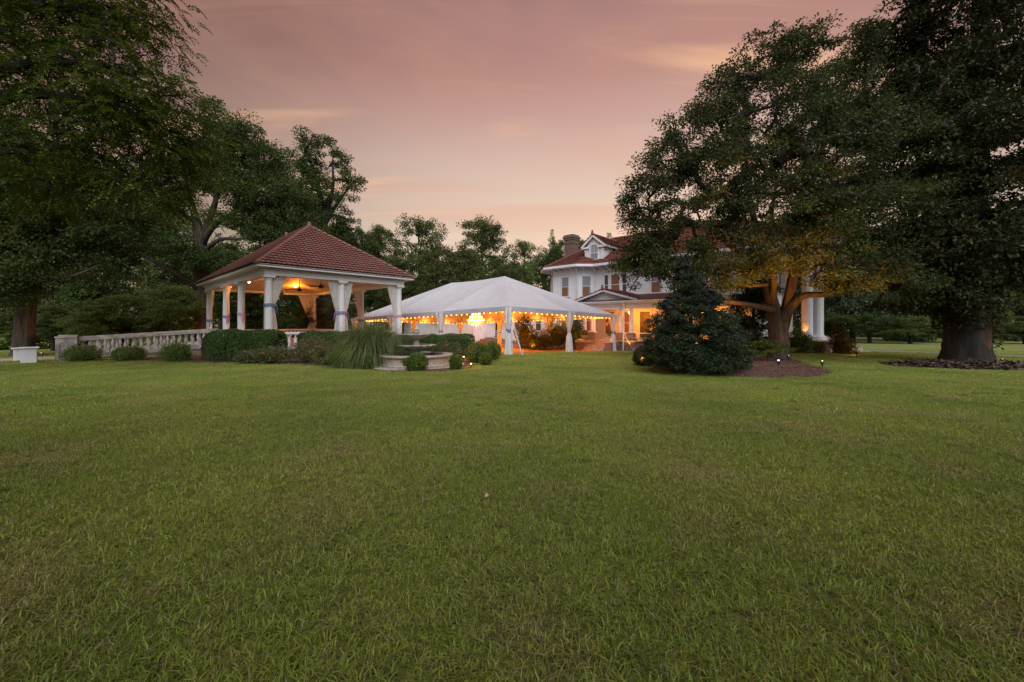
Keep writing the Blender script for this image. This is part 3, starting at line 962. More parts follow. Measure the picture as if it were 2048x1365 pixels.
tag(lo_, 'single pale pink fallen leaf lying on the open lawn', 'leaf')
# ------------------------------------------------------------------ roof tiles
def tiled(mb, e0, e1, t0, t1, tw=0.22, ch=0.28, h=0.032, lip=0.08):
    e0, e1, t0, t1 = (Vector(p) for p in (e0, e1, t0, t1))
    a = (e1 - e0).normalized()
    up = (t0 + t1) / 2 - (e0 + e1) / 2
    up = up - a * up.dot(a)
    H = up.length
    up.normalize()
    n = a.cross(up).normalized()
    if n.z < 0: n = -n
    nc = max(1, int(round(H / ch)))
    for c in range(nc):
        f0, f1 = c / nc, (c + 1) / nc
        def ext(f):
            return (e0.lerp(t0, f) - e0).dot(a), (e1.lerp(t1, f) - e0).dot(a)
        l0, r0 = ext(f0); l1, r1 = ext(min(f1 + 0.02, 1.0))
        k0, k1 = math.floor(l0 / tw), math.ceil(r0 / tw)
        for k in range(k0, k1):
            ss = [k * tw + tw * q for q in (0.0, 0.25, 0.5, 0.75, 1.0)]
            wave = [0.0, h * 0.7, h, h * 0.7, 0.0]
            lo = [min(max(s, l0), r0) for s in ss]
            hi = [min(max(s, l1), r1) for s in ss]
            if lo[-1] - lo[0] < 0.02: continue
            b0 = e0 + up * (H * f0); b1 = e0 + up * (H * min(f1 + 0.02, 1.0))
            vs = [b0 + a * s + n * (w + lip * 0.35) + up * 0.03 for s, w in zip(lo, wave)]
            vs += [b0 + a * s + n * (w + lip) for s, w in zip(lo, wave)]
            vs += [b1 + a * s + n * (w * 0.8) for s, w in zip(hi, wave)]
            fs = []
            for q in range(4):
                fs.append((q, q + 1, 6 + q, 5 + q)); fs.append((5 + q, 6 + q, 11 + q, 10 + q))
            mb.add(vs, fs)

def ridge_tiles(parent, p, q, material, r=0.13, step=0.38, name='ridge_tile'):
    p, q = Vector(p), Vector(q)
    L = (q - p).length
    n = max(1, int(L / step))
    d = (q - p).normalized()
    mb = MB()
    m = 8
    st = L / n
    vs = []
    for k, (t, rr) in enumerate(((0, r * 1.08), (st * 1.06, r * 0.92))):
        for i in range(m + 1):
            an = PI * i / m
            vs.append((t, -math.cos(an) * rr, math.sin(an) * rr * 0.95 - 0.02))
    fs = [(i, i + 1, m + 2 + i, m + 1 + i) for i in range(m)]
    fs.append(tuple(range(m + 1))); fs.append(tuple(reversed(range(m + 1, 2 * m + 2))))
    mb.add(vs, fs)
    first = mb.build(name, material, parent, smooth=True)
    rot = d.to_track_quat('X', 'Z').to_euler()
    first.rotation_euler = rot
    for i in range(n):
        o = first if i == 0 else link_mesh(name, first.data, parent)
        o.rotation_euler = rot
        o.location = p + d * (st * i)

def lamp_light(parent, loc, power, radius=0.06, color=WARM, spot=None, target=None):
    d = bpy.data.lights.new('lamp_light', 'SPOT' if spot else 'POINT')
    d.energy = power; d.color = color; d.shadow_soft_size = radius
    o = bpy.data.objects.new('lamp_light', d)
    COL.objects.link(o)
    o.parent = parent; o.location = loc
    if spot:
        d.spot_size = math.radians(spot); d.spot_blend = 0.6
        o.rotation_euler = (Vector(target) - Vector(loc)).to_track_quat('-Z', 'Y').to_euler()
    return o

# ------------------------------------------------------------------ gazebo
GW, GL = 6.75, 12.5
FLOOR, CTOP = 0.35, 3.75
gz = thing('gazebo', 'white columned pavilion with hipped clay tile roof behind the clipped hedges', 'gazebo', (GC[0], GC[1], 0), SITE)
MB().box(-0.45, GW + 0.45, -0.45, GL + 0.45, -0.6, FLOOR - 0.06).build('platform', Mt['brick'], gz)
MB().bevbox(-0.52, GW + 0.52, -0.52, GL + 0.52, FLOOR - 0.06, FLOOR, 0.015).build('floor_slab', Mt['step'], gz)
cprof = [(0.208, 0), (0.208, 0.07), (0.196, 0.09), (0.200, 0.13), (0.180, 0.17), (0.170, 0.20), (0.170, 1.2), (0.162, 2.3), (0.149, 3.0),
         (0.147, 3.02), (0.158, 3.04), (0.158, 3.07), (0.147, 3.09), (0.147, 3.17), (0.160, 3.2), (0.188, 3.26), (0.196, 3.29)]
cm = MB(); cm.lathe(cprof, 28)
ccol = None
GCOLS = [(0, 0), (0, 4.6), (0, 7.9), (0, GL), (GW / 2, 0), (GW, 0), (GW, 4.6), (GW, 7.9), (GW, GL), (GW / 2, GL)]
for i, (x, y) in enumerate(GCOLS):
    if i == 0:
        ccol = cm.build('column', Mt['white'], gz, smooth=True); o = ccol
        cap = MB().bevbox(-0.235, 0.235, -0.235, 0.235, 3.285, CTOP - FLOOR + 0.005, 0.012)
        capo = cap.build('capital', Mt['white'], ccol)
    else:
        o = link_mesh('column', ccol.data, gz)
        link_mesh('capital', capo.data, o)
    o.location = (x, y, FLOOR)
def ring(mb, x0, x1, y0, y1, w, z0, z1, both=False):
    """rectangular ring; outer edge at x0..x1, y0..y1, section width w"""
    o = [(x0, y0), (x1, y0), (x1, y1), (x0, y1)]
    i = [(x0 + w, y0 + w), (x1 - w, y0 + w), (x1 - w, y1 - w), (x0 + w, y1 - w)]
    vs = [(*p, z0) for p in o] + [(*p, z0) for p in i] + [(*p, z1) for p in o] + [(*p, z1) for p in i]
    fs = []
    for k in range(4):
        j = (k + 1) % 4
        fs += [(k, j, 8 + j, 8 + k), (4 + j, 4 + k, 12 + k, 12 + j), (4 + k, 4 + j, j, k), (8 + k, 8 + j, 12 + j, 12 + k)]
    return mb.add(vs, fs)
e = MB(); ring(e, -0.21, GW + 0.21, -0.21, GL + 0.21, 0.42, CTOP, CTOP + 0.17); ring(e, -0.235, GW + 0.235, -0.235, GL + 0.235, 0.47, CTOP + 0.17, CTOP + 0.22)
ring(e, -0.215, GW + 0.215, -0.215, GL + 0.215, 0.43, CTOP + 0.22, CTOP + 0.335)
e.build('entablature', Mt['white'], gz)
dn = MB()
for s, L in (('x', GW), ('y', GL)):
    n = int(L / 0.12)
    for k in range(n + 1):
        t = -0.2 + (L + 0.4) * k / n
        if s == 'x':
            dn.box(t - 0.03, t + 0.03, -0.285, -0.216, CTOP + 0.235, CTOP + 0.325); dn.box(t - 0.03, t + 0.03, GL + 0.216, GL + 0.285, CTOP + 0.235, CTOP + 0.325)
        else:
            dn.box(-0.285, -0.216, t - 0.03, t + 0.03, CTOP + 0.235, CTOP + 0.325); dn.box(GW + 0.216, GW + 0.285, t - 0.03, t + 0.03, CTOP + 0.235, CTOP + 0.325)
tag(dn.build('dentils', Mt['white'], gz), kind='stuff')
sf = MB(); ring(sf, -0.56, GW + 0.56, -0.56, GL + 0.56, 0.62, CTOP + 0.335, CTOP + 0.365)
sf.build('soffit', Mt['cream'], gz)
fa = MB(); ring(fa, -0.62, GW + 0.62, -0.62, GL + 0.62, 0.06, CTOP + 0.325, CTOP + 0.455)
fa.build('gutter', Mt['white'], gz)
RZ0, RZ1 = CTOP + 0.44, 7.34
ev = 0.66
E_ = [(-ev, -ev, RZ0), (GW + ev, -ev, RZ0), (GW + ev, GL + ev, RZ0), (-ev, GL + ev, RZ0)]
RA, RB = (GW / 2, 4.3, RZ1), (GW / 2, 8.2, RZ1)
for q in ((E_[0], E_[1], RA, RA), (E_[1], E_[2], RA, RB), (E_[2], E_[3], RB, RB), (E_[3], E_[0], RB, RA)):
    tm = MB(); tiled(tm, *q)
    tag(tm.build('roof_tiles', Mt['tile'], gz), kind='stuff')
dk = MB()
vs = [Vector(p) - Vector((0, 0, 0.03)) for p in (*E_, RA, RB)]
dk.add(vs, [(0, 1, 4), (1, 2, 5, 4), (2, 3, 5), (3, 0, 4, 5)])
dk.build('roof_deck', Mt['dark'], gz)
for p, q in ((E_[0], RA), (E_[1], RA), (E_[2], RB), (E_[3], RB), (RA, RB)):
    ridge_tiles(gz, p, q, Mt['tile'], r=0.115, name='hip_tile')
for p in (RA, RB):
    MB().lathe([(0.13, -0.1), (0.13, 0.04), (0.10, 0.08), (0.09, 0.13), (0.11, 0.17), (0.10, 0.22), (0.04, 0.26)], 12, p).build('finial', Mt['tile'], gz, smooth=True)
# boarded ceiling
ic = 0.2; cz = CTOP + 0.17
I_ = [(ic, ic, cz), (GW - ic, ic, cz), (GW - ic, GL - ic, cz), (ic, GL - ic, cz)]
CA, CB = (GW / 2, 4.4, cz + 0.80), (GW / 2, 8.1, cz + 0.80)
def boards(parent, a, b, c, d, material, w=0.16):
    """planks laid along the slope of one ceiling face, each an island of one mesh"""
    a, b, c, d = (Vector(p) for p in (a, b, c, d))
    n = max(1, int((b - a).length / w)); mb = MB()
    ax = (b - a).normalized(); L = (b - a).length
    nrm = ax.cross((d - a)).normalized()
    if nrm.z > 0: nrm = -nrm
    l1, r1 = (d - a).dot(ax), (c - a).dot(ax)
    upv = ((d - a) - ax * (d - a).dot(ax))
    def h(s):
        if s < l1: return s / l1
        if s > r1: return (L - s) / (L - r1)
        return 1.0
    for k in range(n):
        s0, s1 = L * k / n + 0.006, L * (k + 1) / n - 0.006
        h0, h1 = max(h(s0), 0.0), max(h(s1), 0.0)
        q = [a + ax * s0, a + ax * s1, a + ax * s1 + upv * h1, a + ax * s0 + upv * h0]
        q2 = [p + nrm * 0.012 for p in q]
        mb.add(q + q2, [(0, 1, 2, 3), (7, 6, 5, 4), (0, 4, 5, 1), (1, 5, 6, 2), (2, 6, 7, 3), (3, 7, 4, 0)])
    return mb.build('ceiling_boards', material, parent)
for q in ((I_[0], I_[1], CA, CA), (I_[1], I_[2], CB, CA), (I_[2], I_[3], CB, CB), (I_[3], I_[0], CA, CB)):
    tag(boards(gz, *q, Mt['ceiling']), kind='stuff')
# railing
bprof = [(0.075, 0), (0.075, 0.04), (0.045, 0.055), (0.04, 0.09), (0.062, 0.14), (0.078, 0.20), (0.07, 0.28), (0.045, 0.40), (0.038, 0.47), (0.05, 0.49), (0.05, 0.51), (0.07, 0.53), (0.07, 0.57)]
balm = MB(); balm.lathe(bprof, 12)
def baluster_mesh(material, name='baluster'):
    o = balm.build(name, material, None, smooth=True)
    me = o.data
    bpy.data.objects.remove(o)
    return me
bal_white, bal_stone = baluster_mesh(Mt['white']), baluster_mesh(Mt['stone'])
def rail(parent, p, q, z0, z1, me, capm, step=0.27, gap=0.3, h=0.57):
    """rail from p to q, base heights z0..z1; cap, plinth and balusters as parts"""
    p, q = Vector((*p, z0)), Vector((*q, z1))
    d = (q - p).normalized(); L = (q - p).length
    a, b = p + d * gap, q - d * gap
    mb = MB(); mb.beam(a + Vector((0, 0, 0.05)), b + Vector((0, 0, 0.05)), 0.24, 0.10); mb.build('rail_base', capm, parent)
    mb = MB(); mb.beam(a + Vector((0, 0, 0.10 + h + 0.045)), b + Vector((0, 0, 0.10 + h + 0.045)), 0.24, 0.09); mb.beam(a + Vector((0, 0, 0.10 + h + 0.102)), b + Vector((0, 0, 0.10 + h + 0.102)), 0.19, 0.03); mb.build('rail_cap', capm, parent)
    n = max(1, int((L - 2 * gap) / step))
    for k in range(n):
        t = gap + (L - 2 * gap) * (k + 0.5) / n
        o = link_mesh('baluster', me, parent, p + d * t + Vector((0, 0, 0.098)))
for p, q in (((0, 0), (0, 4.6)), ((0, 7.9), (0, GL)), ((0, 0), (GW / 2, 0)), ((GW / 2, 0), (GW, 0)), ((GW, 0), (GW, 4.6)), ((GW, 4.6), (GW, 7.9)), ((GW, 7.9), (GW, GL)), ((0, GL), (GW / 2, GL)), ((GW / 2, GL), (GW, GL))):
    rail(gz, p, q, FLOOR, FLOOR, bal_white, Mt['white'], gap=0.2)

def curtain(label, col, dr, sash, ztie, w_top, w_bot, phase, group='curtains tied to the gazebo columns'):
    x, y = GCOLS[col]
    loc = site(GC, x, y, FLOOR)
    t = thing('curtain', label, 'curtain', loc, SITE + math.atan2(dr[1], dr[0]), group)
    # local +x runs along the opening away from the column
    H = CTOP - FLOOR - 0.02
    zt = ztie - FLOOR
    nu, nv = 30, 24
    vs = []; fs = []
    for j in range(nv + 1):
        z = 0.03 + (H - 0.03) * j / nv
        if z > zt:
            f = (z - zt) / (H - zt); wd = 0.10 + (w_top - 0.10) * (f ** 0.75); amp = 0.03 + 0.06 * f; x0 = 0.14 + 0.03 * f
        else:
            f = (zt - z) / zt; wd = 0.10 + (w_bot - 0.10) * (f ** 0.85); amp = 0.03 + 0.05 * f; x0 = 0.14 + 0.02 * f
        for i in range(nu + 1):
            s = i / nu
            vs.append((x0 + wd * s, amp * math.sin(2 * PI * 4.5 * s + phase + 0.4 * math.sin(z * 2)) + 0.01 * math.sin(z * 9 + s * 5), z))
    for j in range(nv):
        for i in range(nu):
            k = j * (nu + 1) + i
            fs.append((k, k + 1, k + nu + 2, k + nu + 1))
    mb = MB(); mb.add(vs, fs)
    mb.build('drape', Mt['curtain'], t, smooth=True)
    sb = MB()
    prof = [(1.0, zt - 0.075), (1.05, zt - 0.06), (1.0, zt - 0.01), (1.06, zt + 0.02), (1.02, zt + 0.075)]
    n = 24; v = []; f = []
    for r, z in prof:
        for i in range(n):
            a = 2 * PI * i / n
            v.append((0.04 + 0.265 * r * math.cos(a) if math.cos(a) > 0 else 0.185 * r * math.cos(a), 0.185 * r * math.sin(a) * (1 if math.cos(a) < 0 else 1 - 0.55 * math.cos(a)), z + 0.015 * math.sin(a * 3)))
    for k in range(len(prof) - 1):
        for i in range(n):
            j = (i + 1) % n
            f.append((k * n + i, k * n + j, k * n + n + j, k * n + n + i))
    sb.add(v, f)
    so = sb.build('sash', Mt[sash], t, smooth=True)
    kn = MB(); kn.sphere((0.30, 0, zt), 0.05, 10, 6, (1, 1, 1.1)); kn.beam((0.34, -0.03, zt - 0.02), (0.40, -0.05, zt - 0.42), 0.07, 0.012); kn.beam((0.34, 0.03, zt - 0.02), (0.36, 0.05, zt - 0.36), 0.06, 0.012)
    kn.build('knot', Mt[sash], so, smooth=True)
    return t
curtain('pale curtain with broad blue sash on the near corner column of the pavilion', 0, (1, 0), 'blue', 2.38, 0.55, 0.30, 0.3)
curtain('pale curtain with pink sash on the column beside the blue-sashed near corner', 1, (0, -1), 'pink', 2.05, 0.45, 0.42, 1.0)
curtain('pale curtain with purple sash on the entrance column by the stone ramp', 2, (0, -1), 'purple', 1.95, 0.45, 0.50, 2.0)
curtain('wide lamp-lit curtain with hanging blue sash on the column at the balustrade end', 3, (0, -1), 'blue', 1.75, 1.0, 0.95, 0.6)
curtain('purple-sashed curtain swept towards the near corner column', 4, (-1, 0), 'purple', 2.1, 0.50, 0.28, 1.6)
curtain('purple-sashed curtain swept towards the fountain and tent side', 4, (1, 0), 'purple', 2.1, 0.42, 0.30, 2.4)
curtain('pale curtain with thin pink sash on the corner column beside the tent', 5, (-1, 0), 'pink', 2.0, 0.55, 0.35, 0.9)
curtain('orange-lit curtain with blue sash on the rear column in front of the tent', 6, (0, 1), 'blue', 1.75, 0.8, 0.6, 1.9)
curtain('orange-lit curtain with purple sash on the far rear corner column', 8, (-1, 0), 'purple', 1.75, 1.0, 0.7, 0.2)

def fan(label, a, b, zm, rot):
    loc = site(GC, a, b, zm)
    t = thing('ceiling_fan', label, 'ceiling fan', loc, rot, 'ceiling fans in the gazebo')
    hz = cz + 0.25 * min(a - ic, GW - ic - a, b, GL - b) - zm
    MB().tube([(0, 0, 0), (0, 0, hz - 0.02)], 0.018, 8).build('rod', Mt['dark'], t)
    MB().lathe([(0.06, -0.12), (0.13, -0.10), (0.15, -0.03), (0.13, 0.03), (0.05, 0.08), (0.03, 0.14)], 16).build('motor', Mt['dark'], t, smooth=True)
    first = None
    for k in range(5):
        an = 2 * PI * k / 5
        if first is None:
            bm_ = MB(); bm_.add([(0.10, -0.03, 0), (0.10, 0.03, 0), (0.25, 0.07, 0.008), (0.25, -0.07, -0.008), (0.8, 0.075, 0.012), (0.8, -0.075, -0.012), (0.84, 0.03, 0.008), (0.84, -0.03, -0.004)] +
                    [(x, y, z - 0.012) for x, y, z in [(0.10, -0.03, 0), (0.10, 0.03, 0), (0.25, 0.07, 0.008), (0.25, -0.07, -0.008), (0.8, 0.075, 0.012), (0.8, -0.075, -0.012), (0.84, 0.03, 0.008), (0.84, -0.03, -0.004)]],
                    [(0, 3, 2, 1), (3, 5, 4, 2), (5, 7, 6, 4), (8, 9, 10, 11), (11, 10, 12, 13), (13, 12, 14, 15), (1, 2, 10, 9), (2, 4, 12, 10), (4, 6, 14, 12), (0, 8, 11, 3), (3, 11, 13, 5), (5, 13, 15, 7), (6, 7, 15, 14), (0, 1, 9, 8)])
            first = bm_.build('blade', Mt['dark'], t); o = first
        else:
            o = link_mesh('blade', first.data, t)
        o.rotation_euler = (0, 0, an)
fan('dark bronze ceiling fan hanging on the side of the pavilion facing the fountain', GW / 2, 2.6, 3.66, 0.3)
fan('dark bronze ceiling fan hanging in the middle of the pavilion', GW / 2, 5.9, 3.66, 0.8)
fan('dark bronze ceiling fan hanging on the side of the pavilion facing the ramp', GW / 2, 9.2, 3.66, 0.1)
def ceiling_lamp(label, a, b, z, power):
    loc = site(GC, a, b, z)
    t = thing('ceiling_lamp', label, 'lamp', loc, 0, 'lit ceiling lamps in the gazebo')
    hz = cz + 0.25 * min(a - ic, GW - ic - a, b, GL - b) - z
    MB().lathe([(0.08, max(hz, 0.1) - 0.01), (0.08, 0.10), (0.06, 0.06), (0.05, 0.03)], 12).build('housing', Mt['dark'], t, smooth=True)
    MB().sphere((0, 0, 0), 0.07, 12, 8).build('bulb', Mt['bulb_hot'], t, smooth=True)
    lamp_light(t, (0, 0, -0.30), power, 0.10, WARM)
ceiling_lamp('lit lamp under the pavilion ceiling near the entrance columns', 1.0, 7.2, 4.05, 90)
ceiling_lamp('lit lamp under the pavilion ceiling above the fans', 4.6, 10.2, 4.22, 75)

# ------------------------------------------------------------------ stone ramp with balustrades
def balustrade(label, b, t0, t1, z0, z1, group):
    t = thing('balustrade', label, 'balustrade', (*site(GC, 0, b)[:2], 0), SITE, group)
    # local x along the ramp, from the pier (t0) up to the gazebo (t1)
    mb = MB()
    n = 10
    w = 0.22
    vs = []; 
    for k in range(n + 1):
        x = t0 + (t1 - t0) * k / n; zz = z0 + (z1 - z0) * k / n
        vs += [(x, -w / 2, -0.6), (x, w / 2, -0.6), (x, w / 2, zz - 0.10), (x, -w / 2, zz - 0.10)]
    fs = [(0, 1, 2, 3)] + [tuple(4 * k + q for q in (0, 3, 7, 4)) for k in range(n)] + [tuple(4 * k + q for q in (1, 5, 6, 2)) for k in range(n)] + [tuple(4 * k + q for q in (2, 6, 7, 3)) for k in range(n)] + [(4 * n + 3, 4 * n + 2, 4 * n + 1, 4 * n)]
    mb.add(vs, fs); mb.build('brick_wall', Mt['brick'], t)
    MB().beam((t0, 0, z0 - 0.05), (t1, 0, z1 - 0.05), 0.30, 0.12).build('coping', Mt['stone'], t)
    rail(t, (t0 + 0.1, 0), (t1, 0), z0 - 0.02, z1 - 0.02, bal_stone, Mt['stone'], step=0.265, gap=0.1)
    pm = MB(); pm.bevbox(t0 - 0.42, t0 + 0.16, -0.30, 0.30, -0.5, 0.93, 0.012)
    po = pm.build('pier', Mt['stone'], t)
    MB().bevbox(t0 - 0.45, t0 + 0.19, -0.33, 0.33, 0.928, 0.985, 0.015).build('pier_cap', Mt['stone'], po)
    pn = MB()
    for s in (-1, 1):
        y0_ = s * 0.30
        pn.box(t0 - 0.34, t0 - 0.30, min(y0_, y0_ + s * 0.015), max(y0_, y0_ + s * 0.015), 0.08, 0.78); pn.box(t0 + 0.04, t0 + 0.08, min(y0_, y0_ + s * 0.015), max(y0_, y0_ + s * 0.015), 0.08, 0.78)
        pn.box(t0 - 0.30, t0 + 0.04, min(y0_, y0_ + s * 0.014), max(y0_, y0_ + s * 0.014), 0.74, 0.78); pn.box(t0 - 0.30, t0 + 0.04, min(y0_, y0_ + s * 0.014), max(y0_, y0_ + s * 0.014), 0.08, 0.12)
    pn.build('panel_moulding', Mt['stone'], po)
    return t
balustrade('weathered stone balustrade behind the three round shrubs, sloping up to the pavilion', 4.35, -6.15, -0.26, 0.13, 0.50, 'balustrades of the garden ramp')
balustrade('weathered stone balustrade on the far side of the garden ramp', 8.15, -6.15, -0.26, 0.13, 0.50, 'balustrades of the garden ramp')
rp = MB()
rp.add([(-6.2, 4.48, -0.3), (-0.46, 4.48, -0.3), (-0.46, 8.02, -0.3), (-6.2, 8.02, -0.3), (-6.2, 4.48, 0.03), (-0.46, 4.48, FLOOR - 0.02), (-0.46, 8.02, FLOOR - 0.02), (-6.2, 8.02, 0.03)],
       [(3, 2, 1, 0), (4, 5, 6, 7), (0, 1, 5, 4), (2, 3, 7, 6), (0, 4, 7, 3), (1, 2, 6, 5)])
ro = rp.build('ramp', Mt['step'], None, loc=(GC[0], GC[1], 0)); ro.rotation_euler = (0, 0, SITE); tag(ro, kind='structure')

def white_box(label, px, D, w, dpt, h, rz):
    loc = on_ground(px, D)
    t = thing('pedestal', label, 'pedestal', loc, rz, 'white pedestals at the garden path')
    MB().bevbox(-w / 2, w / 2, -dpt / 2, dpt / 2, 0, h - 0.05, 0.006).build('body', Mt['white'], t)
    MB().bevbox(-w / 2 - 0.06, w / 2 + 0.06, -dpt / 2 - 0.06, dpt / 2 + 0.06, h - 0.05, h, 0.008).build('top', Mt['white'], t)
white_box('larger white wooden pedestal box standing on the grass by the garden path', 58, 15.4, 0.40, 0.30, 0.62, 0.80)
white_box('smaller white pedestal box tucked behind the larger one', 38, 16.3, 0.28, 0.26, 0.54, 0.95)

# ------------------------------------------------------------------ fountain
fo = thing('fountain', 'two-tier stone fountain in a round basin ringed by small shrubs', 'fountain', (FX, FY, 0.0), 0.2)
MB().lathe([(1.72, 0.0), (1.72, 0.05), (1.0, 0.055)], 48).build('paving_ring', Mt['fountain'], fo)
NS = 10
def arc_block(r0, r1, z0, z1, a0, a1, n=7, bev=0.0):
    mb = MB(); vs = []; fs = []
    for k in range(n + 1):
        a = a0 + (a1 - a0) * k / n
        c, s = math.cos(a), math.sin(a)
        for r, z in ((r0 + bev, z0), (r1 - bev, z0), (r1, z0 + bev), (r1, z1 - bev), (r1 - bev, z1), (r0 + bev, z1), (r0, z1 - bev), (r0, z0 + bev)):
            vs.append((r * c, r * s, z))
    for k in range(n):
        for q in range(8):
            p = (q + 1) % 8
            fs.append((8 * k + q, 8 * k + p, 8 * k + 8 + p, 8 * k + 8 + q))
    fs.append(tuple(reversed(range(8)))); fs.append(tuple(range(8 * n, 8 * n + 8)))
    return mb.add(vs, fs)
da = 2 * PI / NS
cop = arc_block(1.02, 1.31, 0.355, 0.435, 0.006, da - 0.006, bev=0.025)
wal = arc_block(1.06, 1.22, 0.10, 0.357, 0.004, da - 0.004, bev=0.004)
plb = arc_block(1.05, 1.27, 0.05, 0.11, 0.004, da - 0.004, bev=0.018)
for nm, src in (('basin_panel', wal), ('coping_stone', cop), ('plinth_stone', plb)):
    f0 = None
    for k in range(NS):
        if f0 is None: o = f0 = src.build(nm, Mt['fountain'], fo)
        else: o = link_mesh(nm, f0.data, fo)
        o.rotation_euler = (0, 0, da * k + (da / 2 if nm == 'coping_stone' else 0.1))
MB().lathe([(1.07, 0.28), (0.02, 0.285)], 40).build('water', Mt['water'], fo, smooth=True)
def scallop(nl, amt, zz):
    def f(r, z, a, k):
        return r * (1 + amt * (abs(math.cos(a * nl / 2)) - 0.5) * (1 if z > zz else 0.6))
    return f
MB().lathe([(0.26, 0.05), (0.26, 0.30), (0.20, 0.36), (0.15, 0.45), (0.14, 0.52), (0.2, 0.58)], 24).build('pedestal', Mt['bowl'], fo, smooth=True)
bw = MB(); bw.lathe([(0.16, 0.52), (0.24, 0.55), (0.42, 0.60), (0.56, 0.66), (0.66, 0.715), (0.685, 0.745), (0.67, 0.765), (0.60, 0.735), (0.4, 0.68), (0.1, 0.66)], 80, ripple=scallop(18, 0.07, 0.5))
bw.build('lower_bowl', Mt['bowl'], fo, smooth=True)
MB().lathe([(0.17, 0.66), (0.16, 0.72), (0.115, 0.78), (0.10, 0.86), (0.10, 0.95), (0.15, 1.0)], 24).build('stem', Mt['bowl'], fo, smooth=True)
bw = MB(); bw.lathe([(0.12, 0.96), (0.2, 0.985), (0.33, 1.03), (0.43, 1.085), (0.48, 1.115), (0.49, 1.14), (0.475, 1.155), (0.4, 1.12), (0.1, 1.08)], 72, ripple=scallop(16, 0.07, 0.9))
bw.build('upper_bowl', Mt['bowl'], fo, smooth=True)
MB().lathe([(0.12, 1.08), (0.115, 1.15), (0.08, 1.17), (0.12, 1.20), (0.125, 1.24), (0.075, 1.27), (0.07, 1.29), (0.115, 1.31), (0.11, 1.335), (0.06, 1.37), (0.03, 1.42), (0.012, 1.46)], 20).build('finial', Mt['bowl'], fo, smooth=True)

# ------------------------------------------------------------------ tent
TW, TL = 10.6, 16.4
tent = thing('tent', 'large white peaked event tent hung with string lights', 'tent', (TN[0], TN[1], 0), SITE)
def ez(a, b):
    """height of the eave at tent-frame point"""
    return 2.39 - 0.022 * a - 0.025 * b
P1, P2 = Vector((TW / 2, 5.35, 4.78)), Vector((TW / 2, 11.1, 4.74))
def EV(a, b): return Vector((a, b, ez(a, b)))
def panel(corners, sag, n=10, name='canopy_panel'):
    a, b, c = corners[:3]
    mb = MB()
    if len(corners) == 3:
        idx = {}
        vs = []; fs = []
        nn = ((b - a).cross(c - a)).normalized()
        if nn.z < 0: nn = -nn
        for i in range(n + 1):
            for j in range(n + 1 - i):
                u_, v_ = i / n, j / n; w_ = 1 - u_ - v_
                p = a * w_ + b * u_ + c * v_
                sg = sag * (4 * u_ * w_ * 0.6 + 14 * u_ * v_ * w_ * 0.6)
                idx[(i, j)] = len(vs); vs.append(p - nn * sg)
        for i in range(n):
            for j in range(n - i):
                fs.append((idx[(i, j)], idx[(i + 1, j)], idx[(i, j + 1)]))
                if i + j < n - 1: fs.append((idx[(i + 1, j)], idx[(i + 1, j + 1)], idx[(i, j + 1)]))
    else:
        d = corners[3]
        vs = []; fs = []
        nn = ((b - a).cross(d - a)).normalized()
        if nn.z < 0: nn = -nn
        for i in range(n + 1):
            for j in range(n + 1):
                u_, v_ = i / n, j / n
                p = (a * (1 - u_) + b * u_) * (1 - v_) + (d * (1 - u_) + c * u_) * v_
                vs.append(p - nn * sag * 4 * u_ * (1 - u_) * (0.35 + 0.65 * math.sin(PI * v_)))
        for i in range(n):
            for j in range(n):
                k = i * (n + 1) + j
                fs.append((k, k + n + 1, k + n + 2, k + 1))
    mb.add(vs, fs)
    return mb.build(name, Mt['tentvinyl'], tent, smooth=True)
SY = [0, 5.5, 11.0, TL]
for x in (0, TW):
    panel((EV(x, SY[0]), EV(x, SY[1]), P1), 0.20)
    panel((EV(x, SY[1]), EV(x, SY[2]), P2, P1), 0.20)
    panel((EV(x, SY[2]), EV(x, SY[3]), P2), 0.28)
for y, P in ((0, P1), (TL, P2)):
    panel((EV(0, y), EV(TW / 2, y), P), 0.20)
    panel((EV(TW / 2, y), EV(TW, y), P), 0.20)
def valance(p, q, outward):
    n = 44
    vs = []; fs = []
    o = Vector((*outward, 0))
    L = (q - p).length
    for k in range(n + 1):
        t = k / n
        c = p.lerp(q, t)
        lift = 0.16 * (max(0, 1 - t * n / 4) ** 1.5 + max(0, 1 - (1 - t) * n / 4) ** 1.5)
        dz = 0.235 + 0.022 * abs(math.sin(t * L * PI / 0.55)) - lift
        for m in range(4):
            f = m / 3
            vs.append(c + o * (0.012 + 0.03 * f + 0.014 * math.sin(t * L * 4.3) * f) + Vector((0, 0, 0.004 - dz * f)))
    for k in range(n):
        for m in range(3):
            i = k * 4 + m
            fs.append((i, i + 4, i + 5, i + 1))
    mb = MB(); mb.add(vs, fs)
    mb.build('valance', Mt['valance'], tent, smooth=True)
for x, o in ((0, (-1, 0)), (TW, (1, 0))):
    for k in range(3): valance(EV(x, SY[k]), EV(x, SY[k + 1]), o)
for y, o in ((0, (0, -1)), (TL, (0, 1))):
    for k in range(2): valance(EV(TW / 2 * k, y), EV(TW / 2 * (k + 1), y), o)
posts = [(0, y) for y in SY] + [(TW, y) for y in SY] + [(TW / 2, 0), (TW / 2, TL)]
